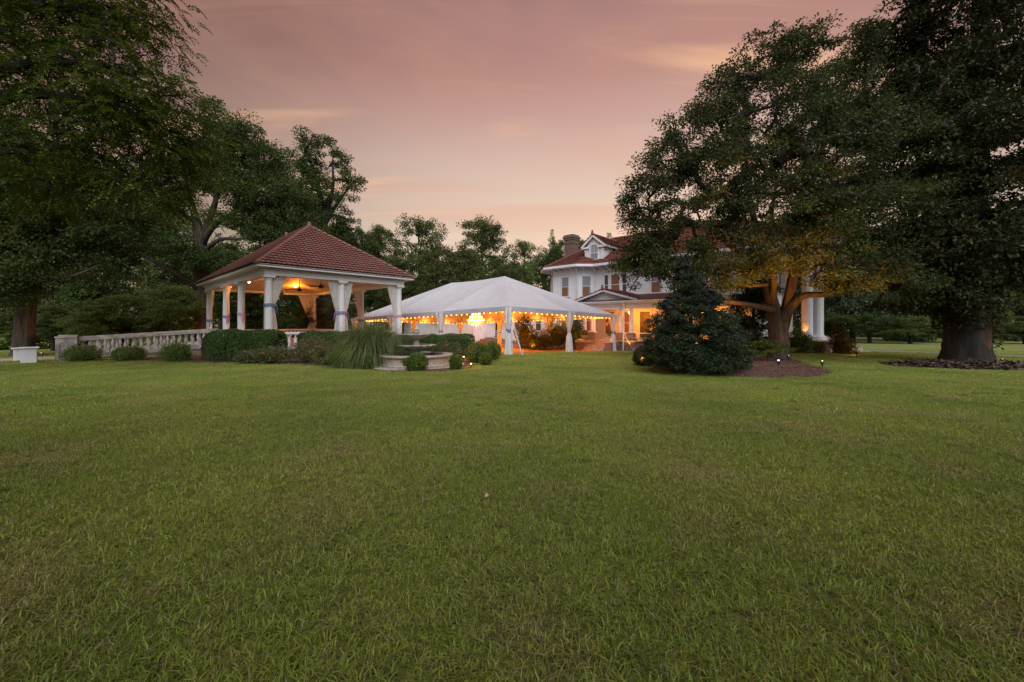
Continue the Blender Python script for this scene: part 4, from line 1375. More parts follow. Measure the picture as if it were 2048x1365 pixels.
for i, (x, y) in enumerate(posts):
    xx = min(max(x, 0.06), TW - 0.06); yy = min(max(y, 0.06), TL - 0.06)
    w = site(TN, xx, yy); gz0 = g(w[0], w[1]); zt = ez(x, y)
    po = MB().tube([(xx, yy, gz0 - 0.05), (xx, yy, zt + 0.02)], 0.045, 10).build('post', Mt['white'], tent)
    H = zt - gz0
    straight = (i == 0)
    prof = [(0.20, gz0 + 0.012), (0.185, gz0 + 0.3), (0.15, gz0 + 0.9), (0.11 if straight else 0.075, gz0 + 0.50 * H), (0.10 if straight else 0.075, gz0 + 0.53 * H), (0.15, gz0 + 0.66 * H), (0.165 if straight else 0.24, gz0 + 0.85 * H), (0.15 if straight else 0.30, zt - 0.03)]
    prof2 = []
    for (r0, za), (r1, zb) in zip(prof[:-1], prof[1:]):
        for q in range(4): prof2.append((r0 + (r1 - r0) * q / 4, za + (zb - za) * q / 4))
    prof2.append(prof[-1])
    ph = i * 1.3
    dm = MB(); dm.lathe(prof2, 48, (xx, yy, 0), ripple=lambda r, z, a, k: r * (1 + 0.16 * math.sin(7 * a + ph + 0.5 * math.sin(z * 2)) + 0.06 * math.sin(13 * a + ph)))
    do = dm.build('leg_drape', Mt['drape'], tent, smooth=True)
    ti = MB(); ti.lathe([(0.12 if straight else 0.095, gz0 + 0.49 * H), (0.135 if straight else 0.105, gz0 + 0.515 * H), (0.12 if straight else 0.095, gz0 + 0.54 * H)], 16, (xx, yy, 0))
    if straight: ti.sphere((xx - 0.08, yy - 0.11, gz0 + 0.5 * H), 0.075, 10, 6, (1, 1, 1.1))
    ti.build('tie', Mt[('blue', 'purple', 'pink')[i % 3]], do, smooth=True)
fr = MB()
for x in (0.06, TW - 0.06): fr.tube([EV(x, 0.06) - Vector((0, 0, .03)), EV(x, TL - .06) - Vector((0, 0, .03))], 0.03, 8)
for y in (0.06, TL - 0.06): fr.tube([EV(.06, y) - Vector((0, 0, .03)), EV(TW - .06, y) - Vector((0, 0, .03))], 0.03, 8)
for q in ((EV(.06, .06), P1), (EV(TW - .06, .06), P1), (EV(.06, TL - .06), P2), (EV(TW - .06, TL - .06), P2), (P1, P2), (EV(.06, 5.5), P1), (EV(TW - .06, 5.5), P1), (EV(.06, 11), P2), (EV(TW - .06, 11), P2), (EV(TW / 2, .06), P1), (EV(TW / 2, TL - .06), P2)):
    fr.tube([q[0] - Vector((0, 0, .17)), q[1] - Vector((0, 0, .17))], 0.03, 6)
fr.build('frame_pipes', Mt['white'], tent, smooth=True)
def guy(label, a, b, zt, gx, gy):
    p = site(TN, a, b, zt); z = g(gx, gy)
    t = thing('guy_strap', label, 'strap', (gx, gy, z), 0, 'guy straps of the tent')
    r = p - np.array([gx, gy, z])
    mb = MB()
    mid_ = r * 0.42 + np.array([0.0, 0, -0.10])
    mb.tube([(0, 0, 0.0), mid_, r], 0.014, 6); mb.tube([(0.0, 0.02, 0.0), mid_ * 0.98 + np.array([.05, 0, 0]), r * 0.7 + np.array([0.03, 0, 0])], 0.012, 6)
    mb.build('webbing', Mt['rope'], t, smooth=True)
    MB().tube([(0, 0, -0.1), (0.01, 0.0, 0.28)], 0.018, 8).build('stake', Mt['rope'], t)
guy('white strap staked to the grass by the blue-tied corner post of the tent', 0.05, 0.05, 2.36, 0.50, 19.15)
guy('pale strap running from the tent corner down to the ground before the porch', TW, 0.0, 2.12, 8.35, 27.2)

def string_lights(label, pts, drop, seed, sp=0.43):
    pr = random.Random(seed)
    p0 = pts[0]
    w0 = site(TN, p0[0], p0[1], 0)
    t = thing('string_lights', label, 'string lights', (TN[0], TN[1], 0), SITE, 'strings of bulbs under the tent edge')
    mb = MB(); bm0 = None
    for (a, b) in zip(pts[:-1], pts[1:]):
        A = Vector((*a, ez(*a) - drop)); B = Vector((*b, ez(*b) - drop))
        L = (B - A).length; n = int(L / sp)
        path = []
        for k in range(n * 2 + 1):
            f = k / (n * 2)
            p = A.lerp(B, f); p.z -= 0.04 * abs(math.sin(f * n * PI / 2)) - 0.02
            path.append(p)
        mb.tube(path, 0.008, 4)
        for f in (0.25, 0.75):
            q = A.lerp(B, f); lamp_light(t, (q.x + (0.12 if q.x < 1 else -0.12), q.y + (0.12 if q.y < 1 else -0.12), q.z - 0.22), 9, 0.12, WARM)
        for k in range(n):
            p = path[2 * k + 1].copy(); p.z -= 0.05 + pr.uniform(0, 0.02)
            if bm0 is None:
                s = MB(); s.sphere((0, 0, 0), 0.028, 8, 5, (1, 1, 1.25)); bm0 = s.build('bulb', Mt['bulb'], t, smooth=True); o = bm0
            else: o = link_mesh('bulb', bm0.data, t)
            o.location = p
    if drop < 0.15:
        for ch_ in t.children:
            if ch_.type == 'LIGHT': ch_.data.energy = 26
    mb.build('wire', Mt['dark'], t)
string_lights('bulb string under the tent edge facing the fountain', [(0.12, 0.3), (0.12, 5.3), (0.12, 10.8), (0.12, TL - 0.2)], 0.20, 1)
string_lights('bulb string under the tent edge facing the open lawn', [(0.3, 0.12), (TW / 2, 0.12), (TW - 0.2, 0.12)], 0.20, 2)
string_lights('bulb string under the tent edge facing the house', [(TW - 0.12, 0.3), (TW - 0.12, 5.5), (TW - 0.12, 11.0), (TW - 0.12, TL - 0.2)], 0.12, 3)
string_lights('bulb string under the far tent edge by the long low wing', [(0.3, TL - 0.12), (TW / 2, TL - 0.12), (TW - 0.3, TL - 0.12)], 0.12, 4)

# chandelier under the middle of the ridge
cw = site(TN, TW / 2, 8.25, 0)
ch = thing('chandelier', 'tiered crystal chandelier glowing under the middle of the tent', 'chandelier', (cw[0], cw[1], 1.42), 0)
MB().tube([(0, 0, 0.2), (0, 0, 4.73 - 1.42)], 0.014, 6).build('chain', Mt['brass'], ch)
MB().lathe([(0.02, -0.02), (0.07, 0.03), (0.05, 0.15), (0.03, 0.3), (0.06, 0.45), (0.04, 0.8), (0.08, 0.9), (0.02, 1.0)], 12).build('stem', Mt['brass'], ch, smooth=True)
cry = MB(); arms = MB(); first = None
for (R, z, n, dl) in ((0.56, 0.30, 16, 0.30), (0.43, 0.52, 12, 0.20), (0.28, 0.74, 8, 0.16), (0.2, 0.92, 6, 0.1)):
    arms.tube([(R * math.cos(a), R * math.sin(a), z - 0.02) for a in np.linspace(0, 2 * PI, 25)], 0.012, 5)
    for k in range(n):
        a = 2 * PI * k / n
        arms.tube([(0.03 * math.cos(a), 0.03 * math.sin(a), z - 0.08), (R * 0.6 * math.cos(a), R * 0.6 * math.sin(a), z - 0.14), (R * math.cos(a), R * math.sin(a), z - 0.01)], 0.010, 5)
        if first is None:
            b = MB(); b.lathe([(0.010, 0), (0.018, 0.03), (0.03, 0.075), (0.02, 0.12), (0.004, 0.16)], 8); first = b.build('candle_bulb', Mt['bulb_hot'], ch, smooth=True); o = first
        else: o = link_mesh('candle_bulb', first.data, ch)
        o.location = (R * math.cos(a), R * math.sin(a), z)
    for k in range(n * 3):
        a = 2 * PI * (k + 0.5) / (n * 3)
        for q in range(int(dl / 0.045)):
            rr = R * (1 - 0.5 * (q * 0.045 / 0.3) ** 2)
            zz = z - 0.04 - q * 0.045
            cry.add([(rr * math.cos(a), rr * math.sin(a), zz + 0.018), (rr * math.cos(a) + 0.013, rr * math.sin(a), zz), (rr * math.cos(a), rr * math.sin(a) + 0.013, zz), (rr * math.cos(a) - 0.013, rr * math.sin(a) - 0.008, zz), (rr * math.cos(a), rr * math.sin(a), zz - 0.02)],
                    [(0, 1, 2), (0, 2, 3), (0, 3, 1), (4, 2, 1), (4, 3, 2), (4, 1, 3)])
arms.build('arms', Mt['brass'], ch, smooth=True)
tag(cry.build('crystals', Mt['crystal'], ch), kind='stuff')
lamp_light(ch, (0, 0, 0.42), 1100, 0.22, WARM)
lamp_light(ch, (0, 0, -0.12), 1100, 0.2, WARM)
# ------------------------------------------------------------------ house
house = thing('mansion', 'white two-storey clapboard mansion with red tile roof and dormer behind the tent', 'house', (HQ[0], HQ[1], 0), SITE)
GB = -0.6
def clap(parent, p0, p1, z0, z1, out, pitch=0.125, name='wall', material='clap'):
    p0, p1 = Vector((*p0, 0)), Vector((*p1, 0)); o = Vector((*out, 0)).normalized()
    n = max(1, int((z1 - z0) / pitch)); h = (z1 - z0) / n
    mb = MB()
    for k in range(n):
        za, zb = z0 + k * h, z0 + (k + 1) * h
        A = [p0 + o * 0.028 + Vector((0, 0, za)), p1 + o * 0.028 + Vector((0, 0, za)), p1 + o * 0.008 + Vector((0, 0, zb)), p0 + o * 0.008 + Vector((0, 0, zb))]
        B = [p0 + o * 0.004 + Vector((0, 0, za)), p1 + o * 0.004 + Vector((0, 0, za))]
        mb.add(A + B, [(0, 1, 2, 3), (4, 5, 1, 0)])
    return mb.build(name, Mt[material], parent)
def win(parent, x, y, out, z0, z1, w, style='shade', name='window'):
    """window whose local -Y faces out; casing, sash rails and panes"""
    th = math.atan2(out[1], out[0]) + PI / 2
    mb = MB(); c = 0.11
    mb.box(-w / 2 - c, -w / 2, -0.075, 0.0, z0, z1); mb.box(w / 2, w / 2 + c, -0.075, 0.0, z0, z1)
    mb.box(-w / 2 - c - 0.02, w / 2 + c + 0.02, -0.085, 0.0, z1, z1 + 0.14); mb.box(-w / 2 - c - 0.04, w / 2 + c + 0.04, -0.12, 0.0, z0 - 0.08, z0)
    o = mb.build(name, Mt['white'], parent, loc=(x, y, 0)); o.rotation_euler = (0, 0, th)
    zm = (z0 + z1) / 2
    s = MB()
    s.box(-w / 2, w / 2, -0.060, -0.034, zm - 0.022, zm + 0.022)
    for xx in (-w / 2 + 0.018, w / 2 - 0.018): s.box(xx - 0.018, xx + 0.018, -0.055, -0.034, z0 + 0.003, z1 - 0.003)
    s.build('sash', Mt['white'], o)
    m1 = {'shade': 'shade', 'curtain': 'drawn', 'glass': 'glass'}[style]
    m2 = {'shade': 'drawn', 'curtain': 'drawn', 'glass': 'glass'}[style]
    MB().box(-w / 2, w / 2, -0.040, -0.030, zm, z1).build('upper_pane', Mt[m1], o)
    p = MB(); p.box(-w / 2, w / 2 * (0.55 if style == 'shade' else 1.0), -0.040, -0.030, z0, zm); p.build('lower_pane', Mt[m2], o)
    if style == 'shade':
        MB().box(w / 2 * 0.55, w / 2, -0.039, -0.030, z0, zm).build('lower_pane', Mt['shade'], o)
    return o
FOOT = [(0, -11.5), (0, 0), (-1.025, 1.025), (-1.025, 3.45), (0, 4.47), (11, 4.47), (11, -11.5)]
MB().prism(list(reversed(FOOT)), GB, 6.16).build('wall_core', Mt['white'], house)
s2 = math.sqrt(0.5)
walls = [((0, -11.5), (0, 0), (-1, 0)), ((0, 0), (-1.025, 1.025), (-s2, -s2)), ((-1.025, 1.025), (-1.025, 3.45), (-1, 0)), ((-1.025, 3.45), (0, 4.47), (-s2, s2)), ((0, 4.47), (11, 4.47), (0, 1)), ((0, -11.5), (11, -11.5), (0, -1))]
for a, b, o in walls:
    clap(house, a, b, 0.35, 5.72, o)
    O = Vector((*o, 0)).normalized(); A, B = Vector((*a, 0)), Vector((*b, 0)); d = (B - A).normalized()
    fz = MB(); fz.beam(A + O * 0.025 + Vector((0, 0, 5.93)), B + O * 0.025 + Vector((0, 0, 5.93)), 0.06, 0.42)
    fz.beam(A + O * 0.035 + Vector((0, 0, 5.70)), B + O * 0.035 + Vector((0, 0, 5.70)), 0.08, 0.06)
    fz.build('frieze', Mt['white'], house)
    bs = MB(); bs.beam(A + O * 0.012 + Vector((0, 0, -0.12)), B + O * 0.012 + Vector((0, 0, -0.12)), 0.06, 0.94); bs.build('foundation', Mt['brick'], house)
for p in FOOT[:6]:
    cb = MB(); cb.box(p[0] - 0.075, p[0] + 0.075, p[1] - 0.075, p[1] + 0.075, 0.30, 5.72); cb.build('corner_board', Mt['white'], house)
# windows of the upper floor
ZU0, ZU1 = 3.86, 5.46
win(house, -1.025, 2.24, (-1, 0), ZU0, ZU1, 0.74)
win(house, -0.5125, 0.5125, (-s2, -s2), ZU0, ZU1, 0.74)
win(house, 0, -1.08, (-1, 0), ZU0, ZU1, 0.38, 'glass')
win(house, 0, -1.87, (-1, 0), ZU0, ZU1, 0.78, 'curtain')
win(house, 0, -2.66, (-1, 0), ZU0, ZU1, 0.38, 'glass')
for y in (-5.2, -7.6, -9.9): win(house, 0, y, (-1, 0), ZU0, ZU1, 0.8, 'shade')
for x in (2.2, 5.4, 8.6): win(house, x, -11.5, (0, -1), ZU0, ZU1, 0.9, 'glass')
for x in (2.2, 8.6): win(house, x, -11.5, (0, -1), 1.0, 2.9, 0.9, 'curtain')
# ground floor
win(house, -1.025, 2.24, (-1, 0), 0.95, 2.65, 0.74, 'shade')
win(house, -0.5125, 0.5125, (-s2, -s2), 0.95, 2.65, 0.74, 'shade')
win(house, 0, -1.35, (-1, 0), 0.75, 2.45, 0.8, 'curtain')
win(house, 0, -3.0, (-1, 0), 0.75, 2.45, 0.75, 'curtain')
win(house, 0, -5.6, (-1, 0), 0.75, 2.45, 0.8, 'curtain')
win(house, 0, -8.2, (-1, 0), 0.75, 2.45, 0.8, 'curtain')
dr = MB(); dr.box(-0.08, -0.03, -4.75, -3.95, 0.40, 2.45); do_ = dr.build('door', Mt['door'], house)
MB().sphere((-0.11, -4.05, 1.35), 0.035, 8, 6).build('door_knob', Mt['brass'], do_)
dc = MB(); dc.box(-0.10, 0, -4.87, -4.75, 0.40, 2.57); dc.box(-0.10, 0, -3.95, -3.83, 0.40, 2.57); dc.box(-0.101, 0, -4.75, -3.95, 2.45, 2.57); dc.build('door_casing', Mt['white'], house)

# eaves and roof
ER = 6.36
E0, E1, E2, E3, E4, E5, E6 = (-1.925, 3.85), (-1.925, 0.652), (-0.9, -0.373), (-0.9, -15.7), (11.9, -15.7), (11.9, 5.4), (-0.4, 5.4)
EVS = [E0, E1, E2, E3, E4, E5, E6]
sof = MB(); sof.prism(EVS, 6.165, 6.20); so_ = sof.build('soffit', Mt['white'], house)
fb = MB()
for a, b in zip(EVS, EVS[1:] + EVS[:1]):
    fb.beam((*a, 6.27), (*b, 6.27), 0.10, 0.20)
fb.build('gutter', Mt['white'], house)
R1, R2 = (5.1, 1.84, 9.57), (5.1, -9.2, 9.57)
def e3(p): return (p[0], p[1], ER)
for q in ((e3(E1), e3(E0), R1, R1), (e3(E2), e3(E1), R1, R1), (e3(E3), e3(E2), R2, R1), (e3(E4), e3(E3), R2, R2), (e3(E0), e3(E6), R1, R1), (e3(E6), e3(E5), R1, R1), (e3(E5), e3(E4), R1, R2)):
    tm = MB(); tiled(tm, *q, tw=0.30, ch=0.36, h=0.03, lip=0.08)
    tag(tm.build('roof_tiles', Mt['tile_red'], house), kind='stuff')
rd = MB(); vv = [Vector(e3(p)) - Vector((0, 0, 0.04)) for p in EVS] + [Vector(R1) - Vector((0, 0, 0.04)), Vector(R2) - Vector((0, 0, 0.04))]
rd.add(vv, [(1, 0, 7), (2, 1, 7), (3, 2, 7, 8), (4, 3, 8), (0, 6, 7), (6, 5, 7), (5, 4, 8, 7)])
rd.build('roof_deck', Mt['dark'], house)
for p, q in ((e3(E0), R1), (e3(E3), R2), (e3(E1), R1), (e3(E2), R1), (R1, R2), (e3(E6), R1), (e3(E4), R2), (e3(E5), R1)):
    if p in (e3(E1), e3(E2)): continue
    ridge_tiles(house, p, q, Mt['tile_red'], r=0.13, step=0.45)
bkm = MB(); bkm.add([(0, -0.045, 0), (0, 0.045, 0), (-0.72, 0.045, 0), (-0.72, -0.045, 0), (0, -0.045, -0.20), (0, 0.045, -0.20), (-0.72, 0.045, -0.08), (-0.72, -0.045, -0.08)],
                    [(0, 1, 2, 3), (4, 7, 6, 5), (0, 4, 5, 1), (2, 6, 7, 3), (0, 3, 7, 4), (1, 5, 6, 2)])
b0 = None
for a, b, o in walls[:4]:
    A, B = Vector((*a, 0)), Vector((*b, 0)); L = (B - A).length; n = max(1, int(L / 0.55))
    for k in range(n):
        p = A.lerp(B, (k + 0.5) / n) + Vector((*o, 0)).normalized() * 0.05
        if b0 is None: ob = b0 = bkm.build('eave_bracket', Mt['white'], house)
        else: ob = link_mesh('eave_bracket', b0.data, house)
        ob.location = (p.x, p.y, 6.165); ob.rotation_euler = (0, 0, math.atan2(o[1], o[0]) + PI)
for (x, y), o in (((-1.03, 1.02), (-0.92, -0.38)), ((0.0, 0.0), (-0.92, -0.38))):
    dp = MB(); ex, ey = o[0] * 0.75, o[1] * 0.75
    dp.tube([(x + ex, y + ey, 6.17), (x + ex * 0.9, y + ey * 0.9, 6.02), (x + o[0] * 0.12, y + o[1] * 0.12, 5.62), (x + o[0] * 0.12, y + o[1] * 0.12, -0.2)], 0.045, 8)
    dp.build('downspout', Mt['white'], house, smooth=True)
# dormer
dm = MB()
def prism_x(mb, poly, x0, x1):
    n = len(poly)
    vs = [(x0, p[0], p[1]) for p in poly] + [(x1, p[0], p[1]) for p in poly]
    fs = [tuple(range(n)), tuple(reversed(range(n, 2 * n)))]
    for i in range(n):
        j = (i + 1) % n
        fs.append((j, i, n + i, n + j))
    return mb.add(vs, fs)
prism_x(dm, [(0.85, 6.45), (-0.85, 6.45), (-0.85, 7.95), (0, 8.66), (0.85, 7.95)], -0.1, 3.9)
dor = dm.build('dormer', Mt['white'], house)
tr = MB()
for s in (-1, 1):
    tr.beam((-0.30, s * 1.12, 7.88), (3.0, s * 1.12, 7.88), 0.10, 0.16)
    tr.beam((-0.32, s * 1.10, 7.90), (-0.32, 0, 8.80), 0.16, 0.14, up=(1, 0, 0))
    tr.beam((-0.22, s * 0.87, 7.62), (2.2, s * 0.87, 7.62), 0.06, 0.14)
    tr.box(-0.34, -0.10, min(s * 0.48, s * 1.16), max(s * 0.48, s * 1.16), 7.78, 7.93)
    tr.box(-0.16, -0.098, min(s * 0.62, s * 0.88), max(s * 0.62, s * 0.88), 6.6, 7.76)
tr.build('pediment_trim', Mt['white'], dor)
aw = MB(); rr = 0.34; vs = [(-0.13, -rr, 6.88), (-0.13, rr, 6.88)] + [(-0.13, rr * math.cos(a), 7.72 + rr * math.sin(a)) for a in np.linspace(0, PI, 13)]
aw.add(vs, [(1, 0) + tuple(range(len(vs) - 1, 1, -1))])
aw.build('arched_pane', Mt['shade'], dor)
am = MB(); am.tube([(-0.14, -rr - 0.05, 6.85), (-0.14, -rr - 0.05, 7.72)] + [(-0.14, (rr + 0.05) * -math.cos(a), 7.72 + (rr + 0.05) * math.sin(a)) for a in np.linspace(0, PI, 13)] + [(-0.14, rr + 0.05, 6.85)], 0.06, 6)
am.beam((-0.145, -rr, 7.38), (-0.145, rr, 7.38), 0.05, 0.05); am.beam((-0.145, 0, 7.4), (-0.145, 0, 8.05), 0.03, 0.03)
am.beam((-0.145, -0.2, 7.4), (-0.145, -0.2, 7.95), 0.025, 0.025); am.beam((-0.145, 0.2, 7.4), (-0.145, 0.2, 7.95), 0.025, 0.025); am.box(-0.22, -0.1, -0.5, 0.5, 6.76, 6.86)
am.build('arched_frame', Mt['white'], dor, smooth=True)
tm = MB()
tiled(tm, (-0.42, -1.22, 7.97), (3.3, -1.22, 7.97), (-0.42, 0, 8.90), (4.1, 0, 8.90), tw=0.28, ch=0.32)
tiled(tm, (3.3, 1.22, 7.97), (-0.42, 1.22, 7.97), (4.1, 0, 8.90), (-0.42, 0, 8.90), tw=0.28, ch=0.32)
tag(tm.build('dormer_tiles', Mt['tile_red'], dor), kind='stuff')
ridge_tiles(dor, (-0.45, 0, 8.92), (4.0, 0, 8.92), Mt['tile_red'], r=0.10, step=0.40)
MB().lathe([(0.11, -0.05), (0.11, 0.08), (0.07, 0.12), (0.09, 0.22), (0.03, 0.28)], 10, (-0.42, 0, 8.97)).build('finial', Mt['tile_red'], dor, smooth=True)
chm = MB(); chm.box(1.5, 2.45, 3.2, 4.15, 6.4, 9.25); cho = chm.build('chimney', Mt['oldbrick'], house)
cc = MB(); cc.bevbox(1.44, 2.51, 3.14, 4.21, 9.25, 9.42, 0.02); cc.bevbox(1.38, 2.57, 3.08, 4.27, 9.42, 9.62, 0.02); cc.bevbox(1.46, 2.49, 3.16, 4.19, 9.62, 9.74, 0.02); cc.bevbox(1.46, 2.49, 3.16, 4.19, 8.9, 8.98, 0.01)
cc.build('chimney_cap', Mt['oldbrick'], cho)

# porch along the side facade
PX = -3.2; PF = 0.37
pw = MB(); pw.box(PX - 0.05, -0.05, -11.5, -0.35, GB, PF - 0.06); pw.build('porch_base', Mt['brick'], house)
pf = MB(); pf.box(PX - 0.15, -0.03, -11.6, -0.25, PF - 0.06, PF); pf.build('porch_floor', Mt['step'], house)
pcol = MB(); pcol.lathe([(0.20, 0), (0.20, 0.05), (0.165, 0.08), (0.15, 0.11), (0.148, 0.9), (0.125, 1.50), (0.123, 1.52), (0.14, 1.54), (0.14, 1.57), (0.17, 1.60), (0.17, 1.66)], 20)
ppier = MB(); ppier.add([(-0.30, -0.30, 0), (0.30, -0.30, 0), (0.30, 0.30, 0), (-0.30, 0.30, 0), (-0.22, -0.22, 0.50), (0.22, -0.22, 0.50), (0.22, 0.22, 0.50), (-0.22, 0.22, 0.50)], [(3, 2, 1, 0), (4, 5, 6, 7), (0, 1, 5, 4), (1, 2, 6, 5), (2, 3, 7, 6), (3, 0, 4, 7)])
pcap = MB(); pcap.bevbox(-0.26, 0.26, -0.26, 0.26, 0.50, 0.56, 0.012)
c0 = p0_ = k0_ = None
PYS = [-0.85, -1.62, -3.85, -4.62, -6.7, -8.8, -10.9]
for y in PYS:
    if c0 is None:
        p0_ = ppier.build('porch_pier', Mt['brick'], house); k0_ = pcap.build('pier_cap', Mt['stone'], p0_); c0 = pcol.build('porch_column', Mt['white'], house, smooth=True); a, b = p0_, c0
    else:
        a = link_mesh('porch_pier', p0_.data, house); link_mesh('pier_cap', k0_.data, a); b = link_mesh('porch_column', c0.data, house)
    a.location = (PX + 0.3, y, PF); b.location = (PX + 0.3, y, PF + 0.545)
PT = PF + 0.545 + 1.66
en = MB(); en.box(PX + 0.08, PX + 0.52, -11.3, -0.45, PT - 0.004, PT + 0.22); en.box(PX + 0.05, PX + 0.55, -11.33, -0.42, PT + 0.22, PT + 0.42); en.box(PX + 0.52, 0, -0.80, -0.45, PT - 0.004, PT + 0.42)
en.build('porch_entablature', Mt['white'], house)
cn = MB(); cn.box(PX - 0.22, -0.04, -11.5, -0.22, PT + 0.42, PT + 0.50); cn.box(PX - 0.28, -0.04, -11.56, -0.16, PT + 0.50, PT + 0.56)
cn.build('porch_cornice', Mt['white'], house)
pc_ = MB(); pc_.box(PX + 0.5, -0.04, -11.3, -0.5, PT + 0.10, PT + 0.13); pc_.build('porch_ceiling', Mt['ceiling'], house)
rb = MB()
for ya, yb in zip(PYS[3:-1], PYS[4:]):
    rb.beam((PX + 0.3, ya - 0.24, PF + 0.52), (PX + 0.3, yb + 0.24, PF + 0.52), 0.12, 0.08); rb.beam((PX + 0.3, ya - 0.27, PF + 0.18), (PX + 0.3, yb + 0.27, PF + 0.18), 0.10, 0.07)
for ya, yb in ((PYS[0], PYS[1]), (PYS[2], PYS[3])):
    rb.beam((PX + 0.3, ya - 0.24, PF + 0.50), (PX + 0.3, yb + 0.24, PF + 0.50), 0.12, 0.08); rb.beam((PX + 0.3, ya - 0.27, PF + 0.16), (PX + 0.3, yb + 0.27, PF + 0.16), 0.10, 0.07)
rb.build('porch_rails', Mt['white'], house)
# porch roof: lean-to tiles with a gabled front over the steps
ZR = PT + 0.57
tm = MB(); tiled(tm, (PX - 0.30, -7.2, ZR), (PX - 0.30, -0.14, ZR), (-0.02, -7.2, ZR + 0.62), (-0.02, -0.14, ZR + 0.62), tw=0.28, ch=0.34, lip=0.03)
tag(tm.build('porch_tiles', Mt['tile'], house), kind='stuff')
gd = MB(); prism_x(gd, [(-0.30, ZR - 0.005), (-5.18, ZR - 0.005), (-2.74, ZR + 0.72)], PX + 0.22, -0.05)
gab = gd.build('porch_gable', Mt['white'], house)
gt = MB(); gt.box(PX - 0.20, PX + 0.22, -5.2, -0.28, ZR - 0.004, ZR + 0.05)
for s in (-1, 1):
    gt.beam((PX - 0.22, -2.74 + s * 2.58, ZR + 0.03), (PX - 0.22, -2.74, ZR + 0.78), 0.13, 0.14, up=(1, 0, 0))
gt.build('gable_moulding', Mt['white'], gab)
tm = MB()
tiled(tm, (PX - 0.34, -5.36, ZR + 0.06), (-0.3, -5.36, ZR + 0.06), (PX - 0.34, -2.74, ZR + 0.86), (-0.02, -2.74, ZR + 0.86), tw=0.28, ch=0.34)
tiled(tm, (-0.3, -0.12, ZR + 0.06), (PX - 0.34, -0.12, ZR + 0.06), (-0.02, -2.74, ZR + 0.86), (PX - 0.34, -2.74, ZR + 0.86), tw=0.28, ch=0.34)
tag(tm.build('gable_tiles', Mt['tile'], gab), kind='stuff')
ridge_tiles(gab, (PX - 0.40, -2.74, ZR + 0.88), (-0.2, -2.74, ZR + 0.88), Mt['tile_red'], r=0.10, step=0.4)
MB().lathe([(0.11, -0.05), (0.11, 0.10), (0.07, 0.14), (0.09, 0.22), (0.03, 0.28)], 10, (PX - 0.36, -2.74, ZR + 0.92)).build('finial', Mt['tile_red'], gab, smooth=True)
# flat part of the porch roof with a white balustrade
fl = MB(); fl.box(PX - 0.1, -0.02, -11.4, -7.22, ZR - 0.008, ZR + 0.05); fl.build('porch_deck', Mt['grey'], house)
rail(house, (PX + 0.2, -11.2), (PX + 0.2, -7.4), ZR + 0.05, ZR + 0.05, bal_white, Mt['white'], step=0.24, gap=0.05)
rail(house, (PX + 0.3, -11.2), (-0.1, -11.2), ZR + 0.05, ZR + 0.05, bal_white, Mt['white'], step=0.24, gap=0.05)
dp = MB(); dp.tube([(PX - 0.25, -4.3, PT + 0.45), (PX + 0.0, -4.25, PT + 0.1), (PX + 0.0, -4.22, PF + 0.7), (PX - 0.05, -4.22, 0.5), (PX - 0.10, -4.22, -0.45)], 0.05, 8); dp.build('downspout', Mt['white'], house, smooth=True)
# entrance steps and cheek walls with urns
NSTEP = 5
for k in range(NSTEP):
    zt = PF - 0.01 - k * 0.155
    sm = MB(); sm.bevbox(PX - 0.15 - 0.34 * (k + 1), PX - 0.151 - 0.34 * k + 0.03, -3.45, -1.95, GB, zt, 0.012); sm.build('step', Mt['step'], house)
for y0, y1 in ((-1.95, -1.05), (-3.95, -3.45)):
    ck = MB(); ck.box(PX - 1.25, PX - 0.16, y0 + 0.003, y1 - 0.003, GB, PF - 0.16); cko = ck.build('cheek_wall', Mt['brick'], house)
    MB().bevbox(PX - 1.32, PX - 0.16, y0 + 0.005, y1 + 0.03, PF - 0.16, PF - 0.08, 0.015).build('cheek_cap', Mt['stone'], cko)
def urn(label, y, seed):
    loc = site(HQ, PX - 0.75, y, PF - 0.08)
    t = thing('urn_planter', label, 'planter', loc, 0, 'urns beside the porch steps')
    MB().lathe([(0.17, 0), (0.17, 0.04), (0.10, 0.08), (0.13, 0.16), (0.25, 0.34), (0.28, 0.40), (0.25, 0.42), (0.2, 0.38)], 16).build('bowl', Mt['stone'], t, smooth=True)
    me = shrub_mesh('plant', (0.26, 0.26, 0.2), 500, 0.09, 0.04, Mt['leaf_box'], seed)
    link_mesh('plant', me, t, (0, 0, 0.34))
urn('stone urn on the brick cheek wall on the bay window side of the steps', -1.5, 5)
urn('stone urn on the brick cheek wall on the downspout side of the steps', -3.70, 6)
def porch_lamp(label, a, b, z, power):
    loc = site(HQ, a, b, z)
    t = thing('porch_lamp', label, 'lamp', loc, 0, 'lit lamps of the porch')
    MB().tube([(0, 0, 0.06), (0, 0, PT + 0.11 - z)], 0.012, 6).build('rod', Mt['dark'], t)
    MB().sphere((0, 0, 0), 0.09, 12, 8).build('globe', Mt['bulb_hot'], t, smooth=True)
    lamp_light(t, (0, 0, -0.22), power, 0.09, WARM)
porch_lamp('lit globe lamp under the porch roof behind the gable column pair', -1.7, -3.9, 2.36, 190)
porch_lamp('lit globe lamp under the balustraded part of the porch', -1.7, -8.9, 2.30, 160)

